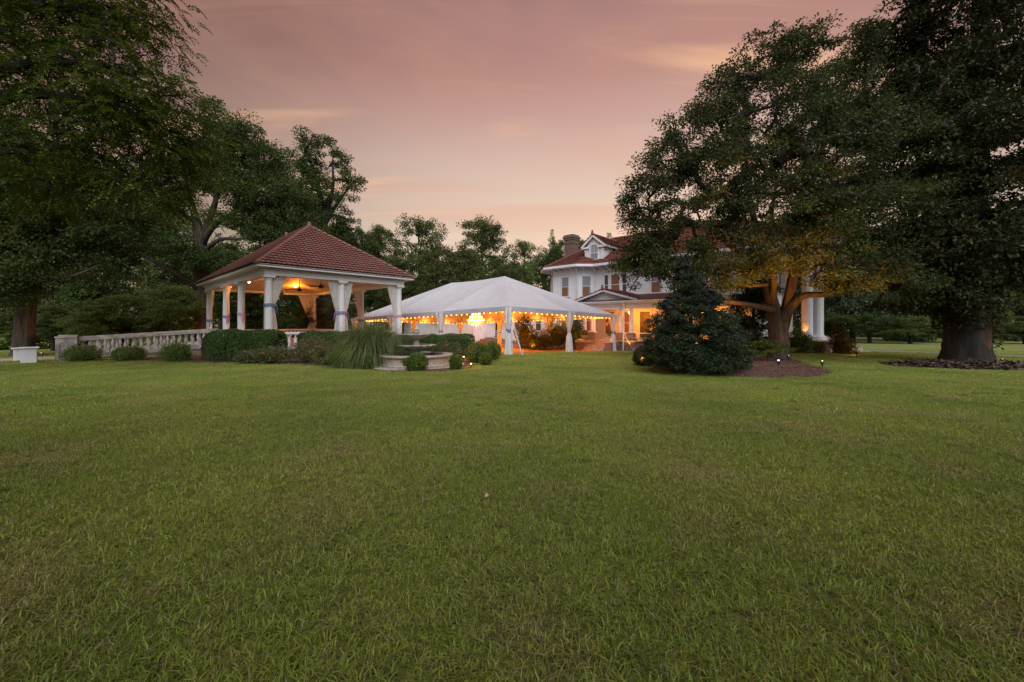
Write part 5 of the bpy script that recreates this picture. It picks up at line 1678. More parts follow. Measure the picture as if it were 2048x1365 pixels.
# front portico with its group of giant columns
pb = MB(); pb.box(-0.15, 11.0, -15.3, -11.55, GB - 0.1, 0.46); pb.build('portico_base', Mt['brick'], house)
MB().bevbox(-0.28, 11.1, -15.43, -11.56, 0.46, 0.57, 0.02).build('portico_floor', Mt['step'], house)
gc_ = MB()
gprof = [(0.42, 0), (0.42, 0.10), (0.37, 0.12), (0.39, 0.18), (0.34, 0.24), (0.31, 0.30), (0.285, 0.34), (0.285, 2.2), (0.265, 4.2), (0.24, 5.3), (0.26, 5.33), (0.30, 5.45), (0.34, 5.60)]
gc_.lathe(gprof, 48, ripple=lambda r, z, a, k: r * (1 - (0.03 * abs(math.sin(a * 12)) if 0.33 < z < 5.31 else 0)))
g0 = None
for x, y in ((0.63, -14.15), (1.02, -14.62), (0.63, -13.15)):
    if g0 is None: g0 = gc_.build('giant_column', Mt['white'], house, smooth=True); o = g0
    else: o = link_mesh('giant_column', g0.data, house)
    o.location = (x, y, 0.565)
for k in range(4):
    MB().bevbox(1.4, 5.2, -15.45 - 0.36 * (k + 1), -15.44 - 0.36 * k, GB - 0.2, 0.43 - 0.21 * k, 0.012).build('front_step', Mt['step'], house)

# ------------------------------------------------------------------ low wing behind the tent
wing = thing('low_wing', 'long low white clapboard wing with tile roof seen through the tent', 'building', (TN[0], TN[1], 0), SITE)
AX0, AX1, AY0, AY1 = 12.2, 18.0, 16.3, 35.5
MB().box(AX0, AX1, AY0, AY1, -1.0, 3.0).build('wall_core', Mt['white'], wing)
clap(wing, (AX0, AY0), (AX0, AY1), -0.35, 3.0, (-1, 0), 0.14)
clap(wing, (AX0, AY0), (AX1, AY0), -0.35, 3.0, (0, -1), 0.14)
for p in ((AX0, AY0), (AX0, AY1)): MB().box(p[0] - 0.07, p[0] + 0.07, p[1] - 0.07, p[1] + 0.07, -0.5, 3.0).build('corner_board', Mt['white'], wing)
for y in (21.5, 26.5, 31.0): win(wing, AX0, y, (-1, 0), 0.5, 2.1, 0.8, 'glass')
e0 = [(AX0 - 0.5, AY0 - 0.5, 3.05), (AX1 + 0.5, AY0 - 0.5, 3.05), (AX1 + 0.5, AY1 + 0.5, 3.05), (AX0 - 0.5, AY1 + 0.5, 3.05)]
ra_, rb_ = (15.1, 19.6, 5.45), (15.1, 32.4, 5.45)
for q in ((e0[0], e0[1], ra_, ra_), (e0[1], e0[2], ra_, rb_), (e0[2], e0[3], rb_, rb_), (e0[3], e0[0], rb_, ra_)):
    tm = MB(); tiled(tm, *q, tw=0.3, ch=0.38, lip=0.05); tag(tm.build('roof_tiles', Mt['tile'], wing), kind='stuff')
dk = MB(); vs = [Vector(p) - Vector((0, 0, 0.03)) for p in (*e0, ra_, rb_)]; dk.add(vs, [(0, 1, 4), (1, 2, 5, 4), (2, 3, 5), (3, 0, 4, 5), (3, 2, 1, 0)]); dk.build('roof_deck', Mt['white'], wing)
for p, q in ((e0[3], rb_), (e0[0], ra_), (ra_, rb_)): ridge_tiles(wing, p, q, Mt['tile'], r=0.13, step=0.5)
# link between wing and house
MB().box(16.2, 20.0, 8.7, AY0 - 0.02, -1.0, 3.3).build('link_core', Mt['white'], wing)
clap(wing, (16.2, 8.7), (16.2, AY0 - 0.05), 0.0, 3.3, (-1, 0), 0.14, name='link_wall')
win(wing, 16.2, 14.0, (-1, 0), 0.9, 2.3, 0.7, 'curtain'); win(wing, 16.2, 11.2, (-1, 0), 0.9, 2.3, 0.7, 'glass')
tm = MB(); tiled(tm, (15.6, 8.6, 3.3), (15.6, AY0 + 0.5, 3.3), (19.0, 8.6, 4.9), (19.0, AY0 + 0.5, 4.9), tw=0.3, ch=0.38); tag(tm.build('link_tiles', Mt['tile'], wing), kind='stuff')
lk = MB(); lk.add([(15.6, 8.6, 3.26), (15.6, AY0 + .5, 3.26), (19, AY0 + .5, 4.86), (19, 8.6, 4.86)], [(0, 1, 2, 3)]); lk.build('link_deck', Mt['white'], wing)
MB().tube([(15.7, 15.0, -0.5), (15.7, 15.0, 3.3)], 0.13, 12).build('link_post', Mt['white'], wing, smooth=True)
MB().box(15.0, 15.9, 14.1, 14.95, 3.4, 6.8).build('wing_chimney', Mt['oldbrick'], wing); MB().bevbox(14.92, 15.98, 14.02, 15.03, 6.8, 7.05, 0.02).build('wing_chimney_cap', Mt['oldbrick'], wing)
# access ramp with white pipe railing
ar = thing('access_ramp', 'white pipe-railed access ramp against the low wing', 'ramp', (TN[0], TN[1], 0), SITE)
MB().add([(13.6, 9.8, -0.7), (15.1, 9.8, -0.7), (15.1, AY0 - .1, -0.7), (13.6, AY0 - .1, -0.7), (13.6, 9.8, -0.40), (15.1, 9.8, -0.40), (15.1, AY0 - .1, 0.15), (13.6, AY0 - .1, 0.15)], [(3, 2, 1, 0), (4, 5, 6, 7), (0, 1, 5, 4), (2, 3, 7, 6), (0, 4, 7, 3), (1, 2, 6, 5)]).build('ramp_deck', Mt['brick'], ar)
def az(y): return -0.40 + 0.55 * (y - 9.8) / (AY0 - 9.9)
for k in range(5):
    MB().tube([(13.65, 9.9, az(9.9) + 0.16 + 0.17 * k), (13.65, AY0 - 0.15, az(AY0 - .15) + 0.16 + 0.17 * k)], 0.022, 6).build('pipe_rail', Mt['white'], ar)
for y in (9.9, 11.9, 13.9, AY0 - 0.2): MB().tube([(13.65, y, az(y) - 0.05), (13.65, y, az(y) + 0.9)], 0.03, 8).build('rail_post', Mt['white'], ar)
for k in range(3): MB().box(12.3 + 0.3 * k, 12.6 + 0.3 * k, 14.9, 16.1, -0.6, -0.28 + 0.15 * k).build('wing_step', Mt['brick'], ar)
# ------------------------------------------------------------------ trees
def L_(pts, rad): return (pts, rad)
def A(px, py, D): return at(px, py, D)

# spreading maple lit from below
T5 = on_ground(1557, 16.6); D5 = 16.6
limbs = [
    L_([T5 + np.array([0, 0, -0.1]), A(1557, 700, D5), A(1556, 665, D5), A(1550, 632, D5), A(1541, 590, D5 + .1), A(1533, 545, D5 + .2), A(1520, 490, D5 + .3), A(1500, 400, D5 + .5), A(1490, 300, D5)], [0.46, 0.38, 0.36, 0.26, 0.21, 0.19, 0.15, 0.10, 0.05]),
    L_([A(1560, 668, D5), A(1571, 630, D5 - .1), A(1580, 585, D5 - .2), A(1590, 530, D5 - .1), A(1600, 470, D5), A(1620, 380, D5 + .2), A(1640, 260, D5 + .3)], [0.26, 0.23, 0.19, 0.17, 0.13, 0.09, 0.04]),
    L_([A(1566, 640, D5 - .2), A(1585, 612, D5 - .4), A(1606, 592, D5 - .6), A(1650, 589, D5 - .9), A(1690, 575, D5 - 1.2), A(1730, 540, D5 - 1.5), A(1770, 480, D5 - 1.8)], [0.18, 0.16, 0.13, 0.115, 0.10, 0.08, 0.04]),
    L_([A(1548, 620, D5 - .1), A(1520, 614, D5 - .4), A(1480, 607, D5 - .8), A(1445, 600, D5 - 1.2), A(1410, 570, D5 - 1.5), A(1380, 530, D5 - 1.8)], [0.14, 0.12, 0.10, 0.08, 0.06, 0.04]),
    L_([A(1536, 568, D5), A(1515, 571, D5 - .5), A(1485, 570, D5 - .9), A(1460, 558, D5 - 1.2), A(1430, 520, D5 - 1.5)], [0.09, 0.07, 0.06, 0.05, 0.03]),
    L_([A(1530, 540, D5), A(1505, 520, D5 - .4), A(1470, 500, D5 - .8), A(1420, 460, D5 - 1), A(1360, 430, D5 - .6)], [0.16, 0.13, 0.10, 0.07, 0.04]),
    L_([A(1586, 555, D5), A(1612, 545, D5 - .6), A(1650, 520, D5 - 1), A(1700, 470, D5 - 1.2)], [0.10, 0.08, 0.06, 0.03]),
    L_([A(1545, 600, D5), A(1548, 560, D5 - .4), A(1542, 500, D5 - .6), A(1545, 420, D5 - .8), A(1560, 330, D5 - .8)], [0.13, 0.11, 0.09, 0.06, 0.03]),
]
lobes = [(1305, 385, 17, 62, 68, 2.2), (1272, 480, 17.4, 42, 55, 1.6), (1345, 310, 17, 55, 60, 2), (1400, 262, 17, 60, 62, 2.2), (1440, 195, 17, 48, 52, 2), (1505, 140, 17, 60, 48, 2.2), (1575, 118, 17, 55, 40, 2),
         (1450, 350, 15.8, 95, 85, 2.6), (1560, 250, 16, 110, 95, 3), (1650, 212, 17, 85, 72, 2.2), (1735, 180, 18, 85, 75, 2.2), (1670, 320, 15.4, 120, 100, 3), (1780, 290, 16.5, 110, 110, 3),
         (1690, 450, 14.8, 125, 70, 2.6), (1800, 430, 15.5, 90, 80, 2.4), (1560, 420, 15.5, 105, 75, 2.6), (1400, 440, 16, 85, 70, 2.4), (1330, 500, 16.4, 60, 50, 1.8), (1470, 505, 15.4, 70, 40, 1.8), (1610, 510, 14.6, 85, 45, 2), (1730, 530, 14.6, 80, 38, 1.8), (1420, 560, 14.8, 40, 30, 1.2), (1240, 535, 17.5, 16, 24, .8), (1265, 560, 17.3, 20, 24, .8), (1480, 545, 15.2, 55, 24, 1.2), (1640, 548, 14.2, 70, 26, 1.4), (1700, 570, 14.0, 55, 22, 1.2), (1765, 575, 14.6, 70, 34, 1.6), (1840, 540, 15.2, 60, 50, 1.8), (1545, 520, 14.6, 60, 26, 1.3), (1870, 600, 15.8, 34, 24, 1.2), (1800, 615, 16, 36, 18, 1.1), (1340, 548, 15.6, 60, 24, 1.3), (1410, 530, 15.2, 60, 34, 1.4), (1460, 560, 15.0, 44, 18, 1.0), (1300, 520, 16.6, 44, 34, 1.3), (1690, 118, 17.2, 62, 48, 1.8), (1770, 100, 17.6, 62, 52, 1.8), (1830, 190, 16.6, 80, 80, 2.4), (1600, 95, 17, 40, 26, 1.2), (1850, 300, 16, 80, 90, 2.4)]
make_tree('maple_tree', 'wide spreading tree with forked trunk lit amber by ground lights beside the house', 'tree', T5, limbs, lobes, Mt['leaf_maple'], Mt['bark'], 5, 1750, 125, 0.5, 0.105, 0.066, shell=0.42, inner=0.3, droop=0.25, rtip=0.010)

# magnolia with the thick trunk at the right
T6 = on_ground(1932, 15.2); D6 = 15.2
tk = [T6 + np.array([0, 0, -0.15]), T6 + np.array([0, 0, 0.15]), A(1932, 700, D6), A(1932, 660, D6), A(1930, 610, D6), A(1932, 540, D6), A(1940, 440, D6), A(1950, 300, D6), A(1960, 120, D6), A(1960, -60, D6), A(1965, -200, D6)]
limbs = [L_(tk, [0.95, 0.74, 0.64, 0.62, 0.6, 0.55, 0.46, 0.38, 0.28, 0.18, 0.08])]
for px, py, dd in ((1860, 560, -1.5), (2040, 560, -1), (1840, 420, 0.5), (2080, 400, -1.6), (1880, 250, -1.6), (2060, 200, 0)):
    limbs.append(L_([A(1938, py + 60, D6), A((1938 + px) / 2, py + 15, D6 + dd * .5), A(px, py, D6 + dd)], [0.18, 0.12, 0.05]))
lobes = [(1900, 60, 16, 110, 80, 3), (1820, 45, 16.5, 45, 38, 2), (2000, 110, 15, 140, 120, 3.5), (1960, 290, 14.5, 120, 110, 3), (2090, 350, 14, 150, 170, 3.5), (1950, 430, 14.2, 110, 75, 2.6), (2060, 490, 14, 110, 65, 2.6), (1890, 200, 16, 100, 90, 3), (1885, 500, 14.2, 72, 48, 2),
         (1845, 440, 15.2, 60, 60, 2), (2000, 545, 14.4, 70, 38, 1.6), (1925, 560, 14.4, 62, 40, 1.3), (2150, 150, 15, 140, 200, 3.5), (2000, -120, 15, 150, 120, 3.5), (1840, 540, 14.8, 40, 34, 1.5), (1895, 585, 14.3, 50, 28, 1.1), (1965, 590, 14.2, 60, 30, 1.2), (2035, 590, 14.4, 50, 34, 1.4), (2040, -250, 15, 120, 90, 3)]
rv_ = np.random.default_rng(66); nv_ = 2600
va = rv_.uniform(0, 2 * PI, nv_); vz = rv_.uniform(1.35, 3.4, nv_) - 1.1 * np.maximum(0, np.cos(va - 0.1)) * rv_.random(nv_)
vr = 0.76 - 0.03 * vz + rv_.uniform(0, 0.16, nv_)
vp = T6 + np.stack([np.cos(va) * vr, np.sin(va) * vr, vz], axis=1)
vd = np.stack([np.cos(va), np.sin(va), np.full(nv_, -0.5)], axis=1) + rv_.normal(size=(nv_, 3)) * 0.5
vine = leaf_geo(vp, vd, rv_.normal(size=(nv_, 3)) * .5 + np.array([0, 0, 1.0]), rv_.uniform(0.09, 0.17, nv_), rv_.uniform(0.05, 0.08, nv_))
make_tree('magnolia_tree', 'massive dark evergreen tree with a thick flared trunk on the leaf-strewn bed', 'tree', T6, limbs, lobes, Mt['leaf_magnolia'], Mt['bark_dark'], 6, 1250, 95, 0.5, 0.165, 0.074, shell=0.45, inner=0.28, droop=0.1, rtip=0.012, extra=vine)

# walnut-like foreground tree, trunk just outside the frame
T1 = np.array([-17.2, 11.0, 0.0])
def W1(px, py, D): return A(px, py, D)
limbs = [L_([T1 + np.array([0, 0, -0.1]), np.array([-17.1, 11, 1.5]), np.array([-17.0, 11, 4.0]), np.array([-16.4, 11, 6.5]), np.array([-15.6, 11.2, 9.5]), np.array([-15.0, 11.5, 12.0])], [0.55, 0.46, 0.42, 0.36, 0.25, 0.1]),
         L_([np.array([-17, 11, 4.2]), W1(-60, 240, 10.8), W1(20, 192, 10.8), W1(110, 190, 11), W1(190, 215, 11.2), W1(280, 262, 11.4), W1(340, 330, 11.6)], [0.26, 0.2, 0.15, 0.12, 0.08, 0.05, 0.025]),
         L_([np.array([-16.4, 11, 6.3]), W1(-40, 170, 10.6), W1(40, 132, 10.6), W1(120, 125, 10.8), W1(210, 130, 11), W1(300, 170, 11.3)], [0.22, 0.15, 0.12, 0.09, 0.06, 0.03]),
         L_([np.array([-15.9, 11, 8.5]), W1(30, 20, 11), W1(150, 20, 11.2), W1(270, 50, 11.5)], [0.2, 0.13, 0.09, 0.03]),
         L_([np.array([-17, 11, 3.6]), W1(-60, 330, 11), W1(60, 300, 11.2), W1(170, 300, 11.5), W1(260, 350, 11.7)], [0.2, 0.13, 0.1, 0.07, 0.03])]
lobes = [(40, 50, 11, 110, 75, 2), (170, 40, 11.2, 100, 70, 2), (275, 45, 11.5, 55, 55, 1.5), (318, 20, 11.8, 22, 22, 1), (110, 160, 11, 120, 75, 2), (240, 160, 11.3, 95, 75, 1.8), (305, 200, 11.5, 65, 65, 1.6), (340, 270, 11.7, 58, 68, 1.5), (376, 330, 12, 32, 60, 1.0), (250, 275, 11.5, 105, 70, 1.8), (110, 290, 11.2, 120, 60, 2),
         (330, 390, 11.8, 42, 42, 1), (300, 360, 11.8, 70, 50, 1.4), (-60, 120, 11, 110, 180, 2.2), (-140, 320, 11, 120, 110, 2.2), (20, 370, 11.4, 100, 45, 1.5), (160, 380, 11.8, 80, 40, 1.4), (100, -60, 11, 200, 60, 2.4), (-60, -120, 11, 160, 90, 2.5)]
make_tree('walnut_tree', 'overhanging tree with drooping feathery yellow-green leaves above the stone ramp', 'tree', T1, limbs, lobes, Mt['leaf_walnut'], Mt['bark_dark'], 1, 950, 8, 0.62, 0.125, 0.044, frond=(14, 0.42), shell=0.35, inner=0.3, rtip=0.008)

# dark tree by the pedestals
T2 = on_ground(46, 18.6); D2 = 18.6
limbs = [L_([T2 + np.array([0, 0, -0.1]), A(47, 690, D2), A(50, 640, D2), A(56, 590, D2), A(62, 550, D2), A(85, 515, D2 + .3), A(120, 490, D2 + .8), A(180, 440, D2 + 1.2)], [0.50, 0.36, 0.33, 0.31, 0.27, 0.20, 0.14, 0.07]),
         L_([A(58, 575, D2), A(85, 560, D2 - .3), A(110, 555, D2 - .6), A(150, 552, D2 - .8), A(200, 530, D2 - 1)], [0.2, 0.15, 0.11, 0.08, 0.03]),
         L_([A(58, 560, D2), A(40, 500, D2), A(10, 430, D2 - .3), A(-20, 350, D2 - .5)], [0.28, 0.22, 0.15, 0.06]),
         L_([A(75, 525, D2), A(100, 450, D2 + .2), A(130, 380, D2 + .4), A(150, 300, D2 + .6)], [0.2, 0.15, 0.1, 0.04])]
lobes = [(60, 420, 18.6, 115, 75, 3), (150, 450, 19.5, 105, 65, 3), (30, 500, 18, 85, 45, 2.6), (210, 400, 20, 80, 55, 2.6), (-50, 430, 18, 110, 120, 3.2), (90, 340, 19, 120, 70, 3), (120, 530, 18, 70, 32, 2), (0, 590, 17.4, 40, 36, 1.5), (-60, 300, 18, 100, 90, 3), (20, 560, 17.6, 38, 30, 1.4), (220, 480, 19.6, 55, 28, 2)]
make_tree('broadleaf_tree', 'dark broadleaf tree with a low fork standing behind the white pedestal boxes', 'tree', T2, limbs, lobes, Mt['leaf_oak'], Mt['bark'], 2, 1100, 100, 0.58, 0.135, 0.078, shell=0.42, inner=0.28, rtip=0.012)

# tree with open limbs behind the gazebo
T3 = on_ground(408, 31.0); D3 = 31.0
limbs = [L_([T3 + np.array([0, 0, -0.1]), A(407, 660, D3), A(405, 600, D3), A(402, 540, D3), A(400, 490, D3), A(392, 440, D3), A(378, 390, D3 + .5), A(365, 340, D3 + 1)], [0.62, 0.55, 0.52, 0.48, 0.42, 0.28, 0.18, 0.07]),
         L_([A(402, 500, D3), A(415, 450, D3), A(432, 400, D3 - .5), A(440, 340, D3 - .8), A(440, 270, D3)], [0.3, 0.25, 0.18, 0.12, 0.05]),
         L_([A(403, 490, D3), A(430, 450, D3 - .6), A(470, 425, D3 - 1), A(520, 405, D3 - 1), A(560, 380, D3)], [0.24, 0.2, 0.15, 0.1, 0.04]),
         L_([A(405, 505, D3), A(440, 480, D3 - .8), A(480, 478, D3 - 1.2), A(530, 470, D3 - 1)], [0.18, 0.13, 0.09, 0.04]),
         L_([A(404, 585, D3), A(375, 560, D3 - 1), A(335, 538, D3 - 2), A(290, 512, D3 - 3), A(240, 485, D3 - 3.5), A(200, 470, D3 - 4)], [0.24, 0.2, 0.16, 0.13, 0.09, 0.04]),
         L_([A(392, 445, D3), A(350, 420, D3 - 1), A(310, 395, D3 - 1.5), A(280, 360, D3 - 2)], [0.2, 0.15, 0.1, 0.04])]
lobes = [(432, 232, 31, 16, 28, 1.5), (440, 290, 31, 50, 50, 3), (490, 270, 31, 40, 30, 2.4), (500, 330, 31, 62, 48, 3), (550, 320, 32, 32, 36, 2), (545, 385, 31.5, 66, 46, 3), (590, 400, 32, 40, 45, 2.4), (400, 330, 31, 45, 48, 3), (480, 390, 30, 55, 36, 2.6), (590, 455, 31.5, 52, 36, 2.6), (500, 440, 30.5, 45, 26, 2), (300, 400, 29, 60, 40, 2.6), (350, 350, 30, 45, 40, 2.4),
         (260, 450, 28, 70, 32, 2.4), (320, 480, 28.5, 55, 22, 2), (440, 440, 29.5, 32, 18, 1.6), (380, 520, 29.5, 40, 20, 1.6), (450, 520, 30, 36, 16, 1.6), (540, 480, 31, 50, 24, 2)]
make_tree('oak_tree', 'tall tree with bare lower limbs rising behind the pavilion roof', 'tree', T3, limbs, lobes, Mt['leaf_oak'], Mt['bark'], 3, 950, 110, 0.8, 0.16, 0.095, shell=0.42, inner=0.26, rtip=0.016)

T4 = on_ground(655, 41.0); D4 = 41.0
limbs = [L_([T4, A(655, 600, D4), A(652, 500, D4), A(645, 420, D4), A(630, 350, D4), A(608, 290, D4)], [0.6, 0.5, 0.42, 0.3, 0.2, 0.08]),
         L_([A(648, 440, D4), A(665, 380, D4), A(665, 320, D4)], [0.25, 0.16, 0.06]), L_([A(650, 450, D4), A(680, 400, D4), A(712, 358, D4)], [0.2, 0.12, 0.04])]
lobes = [(605, 285, 41, 17, 25, 2), (612, 330, 41, 26, 34, 2.4), (655, 300, 41, 24, 26, 2.2), (672, 325, 41, 22, 22, 2), (640, 380, 41, 40, 42, 3), (705, 362, 41, 22, 13, 1.6), (695, 385, 41, 16, 14, 1.4), (600, 400, 42, 35, 45, 3), (660, 440, 41, 46, 45, 3), (690, 490, 41, 40, 50, 3), (620, 500, 41, 60, 60, 3.5)]
make_tree('sweetgum_tree', 'tallest ragged-topped tree behind the ridge of the pavilion', 'tree', T4, limbs, lobes, Mt['leaf_oak'], Mt['bark_dark'], 4, 460, 110, 0.75, 0.19, 0.12, shell=0.4, inner=0.25, rtip=0.018)

# ------------------------------------------------------------------ woods behind: a few prototypes, copied
def proto_tree(seed, leaf, ncl, per, tall=1.0, open_=0.42, ln=0.05):
    """unit tree: crown about 1 wide radius, total height 3*tall"""
    rng = np.random.default_rng(seed)
    C = []; R = []
    for k in range(11):
        a = rng.uniform(0, 2 * PI); h = rng.uniform(0.9, 2.7) * tall
        rr = 0.55 * math.sin(PI * min(max((h / tall - 0.5) / 2.6, 0.05), 0.95)) + 0.05
        C.append((math.cos(a) * rr, math.sin(a) * rr, h)); R.append((rng.uniform(0.3, 0.48), rng.uniform(0.3, 0.48), rng.uniform(0.26, 0.42)))
    C.append((0, 0, 1.6 * tall)); R.append((0.55, 0.55, 0.8 * tall)); C.append((rng.uniform(-.15, .15), 0, 2.75 * tall)); R.append((0.25, 0.25, 0.28))
    C, R = np.array(C), np.array(R)
    cen, out = lobe_points(C, R, ncl, rng, open_, 0.25)
    mb = MB()
    limb = [L_([(0, 0, -0.05), (0.02, 0, 0.6 * tall), (-0.02, 0.03, 1.4 * tall), (0.02, 0, 2.3 * tall)], [0.085, 0.065, 0.05, 0.015])]
    tw = skeleton(mb, limb, cen, rng, rtip=0.0028, rmax=0.03)
    n0 = len(mb.v); mb.v.extend(map(tuple, tw[0].tolist())); mb.f.extend(map(tuple, (tw[1] + n0).tolist()))
    tr = mb.build('trunk', Mt['bark_dark'], None, smooth=True); tm_ = tr.data; bpy.data.objects.remove(tr)
    v, f = cluster_leaves(cen, out, per, 0.15, ln, ln * 0.62, rng, 0.2, 0.55)
    return tm_, np_mesh('crown', v, f, Mt[leaf])
PR = [proto_tree(31, 'leaf_wood', 420, 64), proto_tree(32, 'leaf_wood', 400, 62, 1.05), proto_tree(33, 'leaf_oak', 420, 64, 0.95), proto_tree(34, 'leaf_yellow', 360, 60, 0.8), proto_tree(35, 'leaf_under', 420, 62, 0.9)]
def wood_tree(label, k, px, ytop, D, w, rot, group='trees of the wood behind'):
    """crown radius w px at depth D, top at row ytop"""
    loc = on_ground(px, D)
    top = at(px, ytop, D)[2]
    t = thing('woodland_tree', label, 'tree', loc, rot, group)
    hs = (top - loc[2]) / (3.02 * (1.0, 1.05, 0.95, 0.8, 0.9)[k]); ws = w * D / FPX / 0.95
    for nm, me in zip(('trunk', 'crown'), PR[k]):
        link_mesh(nm, me, t, scale=(ws, ws, hs))
    return t
WT = [(840, 432, 52, 62, 0, 'round-topped wood tree rising behind the pavilion roof corner beside the tent'), (965, 440, 54, 62, 1, 'broad wood tree above the long side of the tent canopy'), (1048, 480, 52, 40, 0, 'lower wood tree between the tent peak and the chimney'),
      (757, 452, 50, 45, 1, 'wood tree just above the tiled slope of the pavilion on the tent side'), (1103, 462, 58, 34, 2, 'slender wood tree between the tent peak tree and the house chimney'), (1215, 468, 60, 50, 2, 'wood tree peeping over the dormer ridge'),
      (1160, 478, 62, 36, 0, 'wood tree directly behind the house chimney'), (905, 500, 44, 70, 3, 'yellowish tree low behind the tent canopy'), (990, 515, 42, 55, 2, 'low bushy tree behind the tent peak'), (805, 510, 46, 55, 0, 'low wood tree behind the tiled wing roof'), (720, 440, 52, 40, 2, 'wood tree beside the ragged tallest tree'),
      (330, 420, 46, 70, 0, 'wood tree seen through the bare limbs behind the pavilion'), (215, 440, 44, 75, 2, 'wood tree far behind the stone ramp'), (100, 400, 46, 90, 0, 'wood tree far behind the dark low-forked tree'), (540, 420, 48, 75, 1, 'wood tree behind the pavilion roof slope'), (440, 470, 44, 60, 2, 'wood tree behind the trunk of the tall open-limbed tree'), (-60, 380, 46, 90, 1, 'wood tree at the edge of the wood behind the pedestals'), (640, 480, 50, 60, 0, 'wood tree under the ragged tallest tree')]
for i, (px, yt, D, w, k, lb) in enumerate(WT): wood_tree(lb, k, px, yt, D, w, i * 1.7)
# unseen trees added behind the camera to darken the foreground lawn
for i, (x, y, w, h, k, lb) in enumerate(((-8.4, -4.2, 5.4, 11.5, 0, 'unseen tree added to shade the lawn across from the stone ramp'), (9.0, -3.6, 5.6, 12.5, 2, 'unseen tree added to shade the lawn across from the thick dark trunk'), (0.2, -4.9, 4.3, 7.6, 1, 'unseen tree added to shade the lawn across from the fountain'))):
    t = thing('added_shade_tree', lb, 'tree', (x, y, 0), i * 1.3, 'unseen trees added to shade the lawn')
    for nm, me in zip(('trunk', 'crown'), PR[k]): link_mesh(nm, me, t, scale=(w, w, h / 3.02))
# understorey shrubs and small trees
US = [(175, 600, 25, 52, 4, 'leafy understorey tree directly behind the ramp pier'), (250, 588, 27, 60, 4, 'leafy understorey tree behind the middle of the stone balustrade'), (330, 566, 28, 66, 4, 'leafy understorey tree behind the upper end of the stone balustrade'), (105, 610, 26, 46, 0, 'dark understorey tree between the pedestals and the ramp pier'), (500, 575, 36, 62, 4, 'understorey tree seen between the entrance columns'), (585, 580, 36, 60, 4, 'understorey tree seen under the ceiling fans'), (690, 568, 38, 50, 3, 'yellow-green dogwood between pavilion and tent'), (640, 596, 33, 44, 3, 'low dogwood seen past the rear curtains'), (30, 596, 30, 60, 0, 'understorey tree behind the pedestals'), (765, 596, 52, 40, 2, 'small tree hiding the end of the low wing')]
for i, (px, yt, D, w, k, lb) in enumerate(US): wood_tree(lb, k, px, yt, D, w, i * 2.3 + 1, 'understorey trees behind the garden')

# cedars and thin trees beyond the driveway
def proto_cedar(seed):
    rng = np.random.default_rng(seed)
    P, O = [], []
    for k in range(46):
        h = 0.35 + 2.6 * (k / 46) ** 0.9; r = 0.95 * (1 - (h / 3.05) ** 1.3) + 0.05
        a0 = rng.uniform(0, 2 * PI)
        for q in range(6):
            a = a0 + q * PI / 3 + rng.uniform(-.3, .3)
            for s in np.linspace(0.3, 1, 4):
                P.append((math.cos(a) * r * s, math.sin(a) * r * s, h - 0.22 * r * s * s + 0.1 * r * s)); O.append((math.cos(a), math.sin(a), -0.5))
    P, O = np.array(P), np.array(O)
    v, f = cluster_leaves(P, O, 20, 0.15, 0.07, 0.022, rng, 0.55, 0.35)
    mb = MB(); mb.tube([(0, 0, -0.05), (0, 0, 1.5), (0, 0, 2.95)], [0.07, 0.045, 0.01], 8)
    tr = mb.build('trunk', Mt['bark_dark']); tm_ = tr.data; bpy.data.objects.remove(tr)
    return tm_, np_mesh('crown', v, f, Mt['leaf_conifer'])
CD = proto_cedar(41)
for i, (px, yt, D, w, lb) in enumerate(((1705, 420, 44, 78, 'drooping cedar beyond the driveway beside the portico columns'), (1790, 440, 47, 80, 'drooping cedar beyond the driveway near the thick dark trunk'), (1640, 380, 52, 80, 'tall cedar far behind the portico columns'), (1845, 560, 42, 46, 'small cedar close behind the thick dark trunk'), (1580, 420, 54, 70, 'cedar far behind the forked lit trunk'))):
    t = thing('cedar_tree', lb, 'tree', on_ground(px, D), i * 1.1, 'cedars beyond the driveway')
    hs = (at(px, yt, D)[2] + 0.42) / 3.0; ws = w * D / FPX
    for nm, me in zip(('trunk', 'crown'), CD): link_mesh(nm, me, t, scale=(ws, ws, hs))
for i, (px, yt, D, w, k, lb) in enumerate(((1985, 520, 40, 34, 0, 'thin tree beyond the driveway past the spotlit side of the thick trunk'), (2035, 500, 44, 46, 2, 'thin tree beyond the driveway at the open lawn edge'), (2010, 420, 50, 60, 1, 'taller tree behind the thin pair beyond the driveway'), (1880, 480, 54, 70, 2, 'tree far behind the thick dark trunk'), (2110, 430, 42, 60, 0, 'outermost tree beyond the driveway bend'), (1740, 625, 40, 50, 2, 'low dark tree beyond the driveway under the cedars'), (1820, 630, 39, 44, 4, 'pale low tree beyond the driveway among the cedars'), (1905, 622, 41, 48, 2, 'low tree hidden behind the thick dark trunk'), (1975, 640, 38, 40, 2, 'low dark tree beyond the driveway past the spotlit side of the trunk'), (2050, 632, 39, 46, 0, 'low tree at the driveway bend'), (1660, 625, 42, 46, 2, 'low dark tree behind the gold-lit portico shrubs'))):
    wood_tree(lb, k, px, yt, D, w, i * 1.9, 'thin trees beyond the driveway')

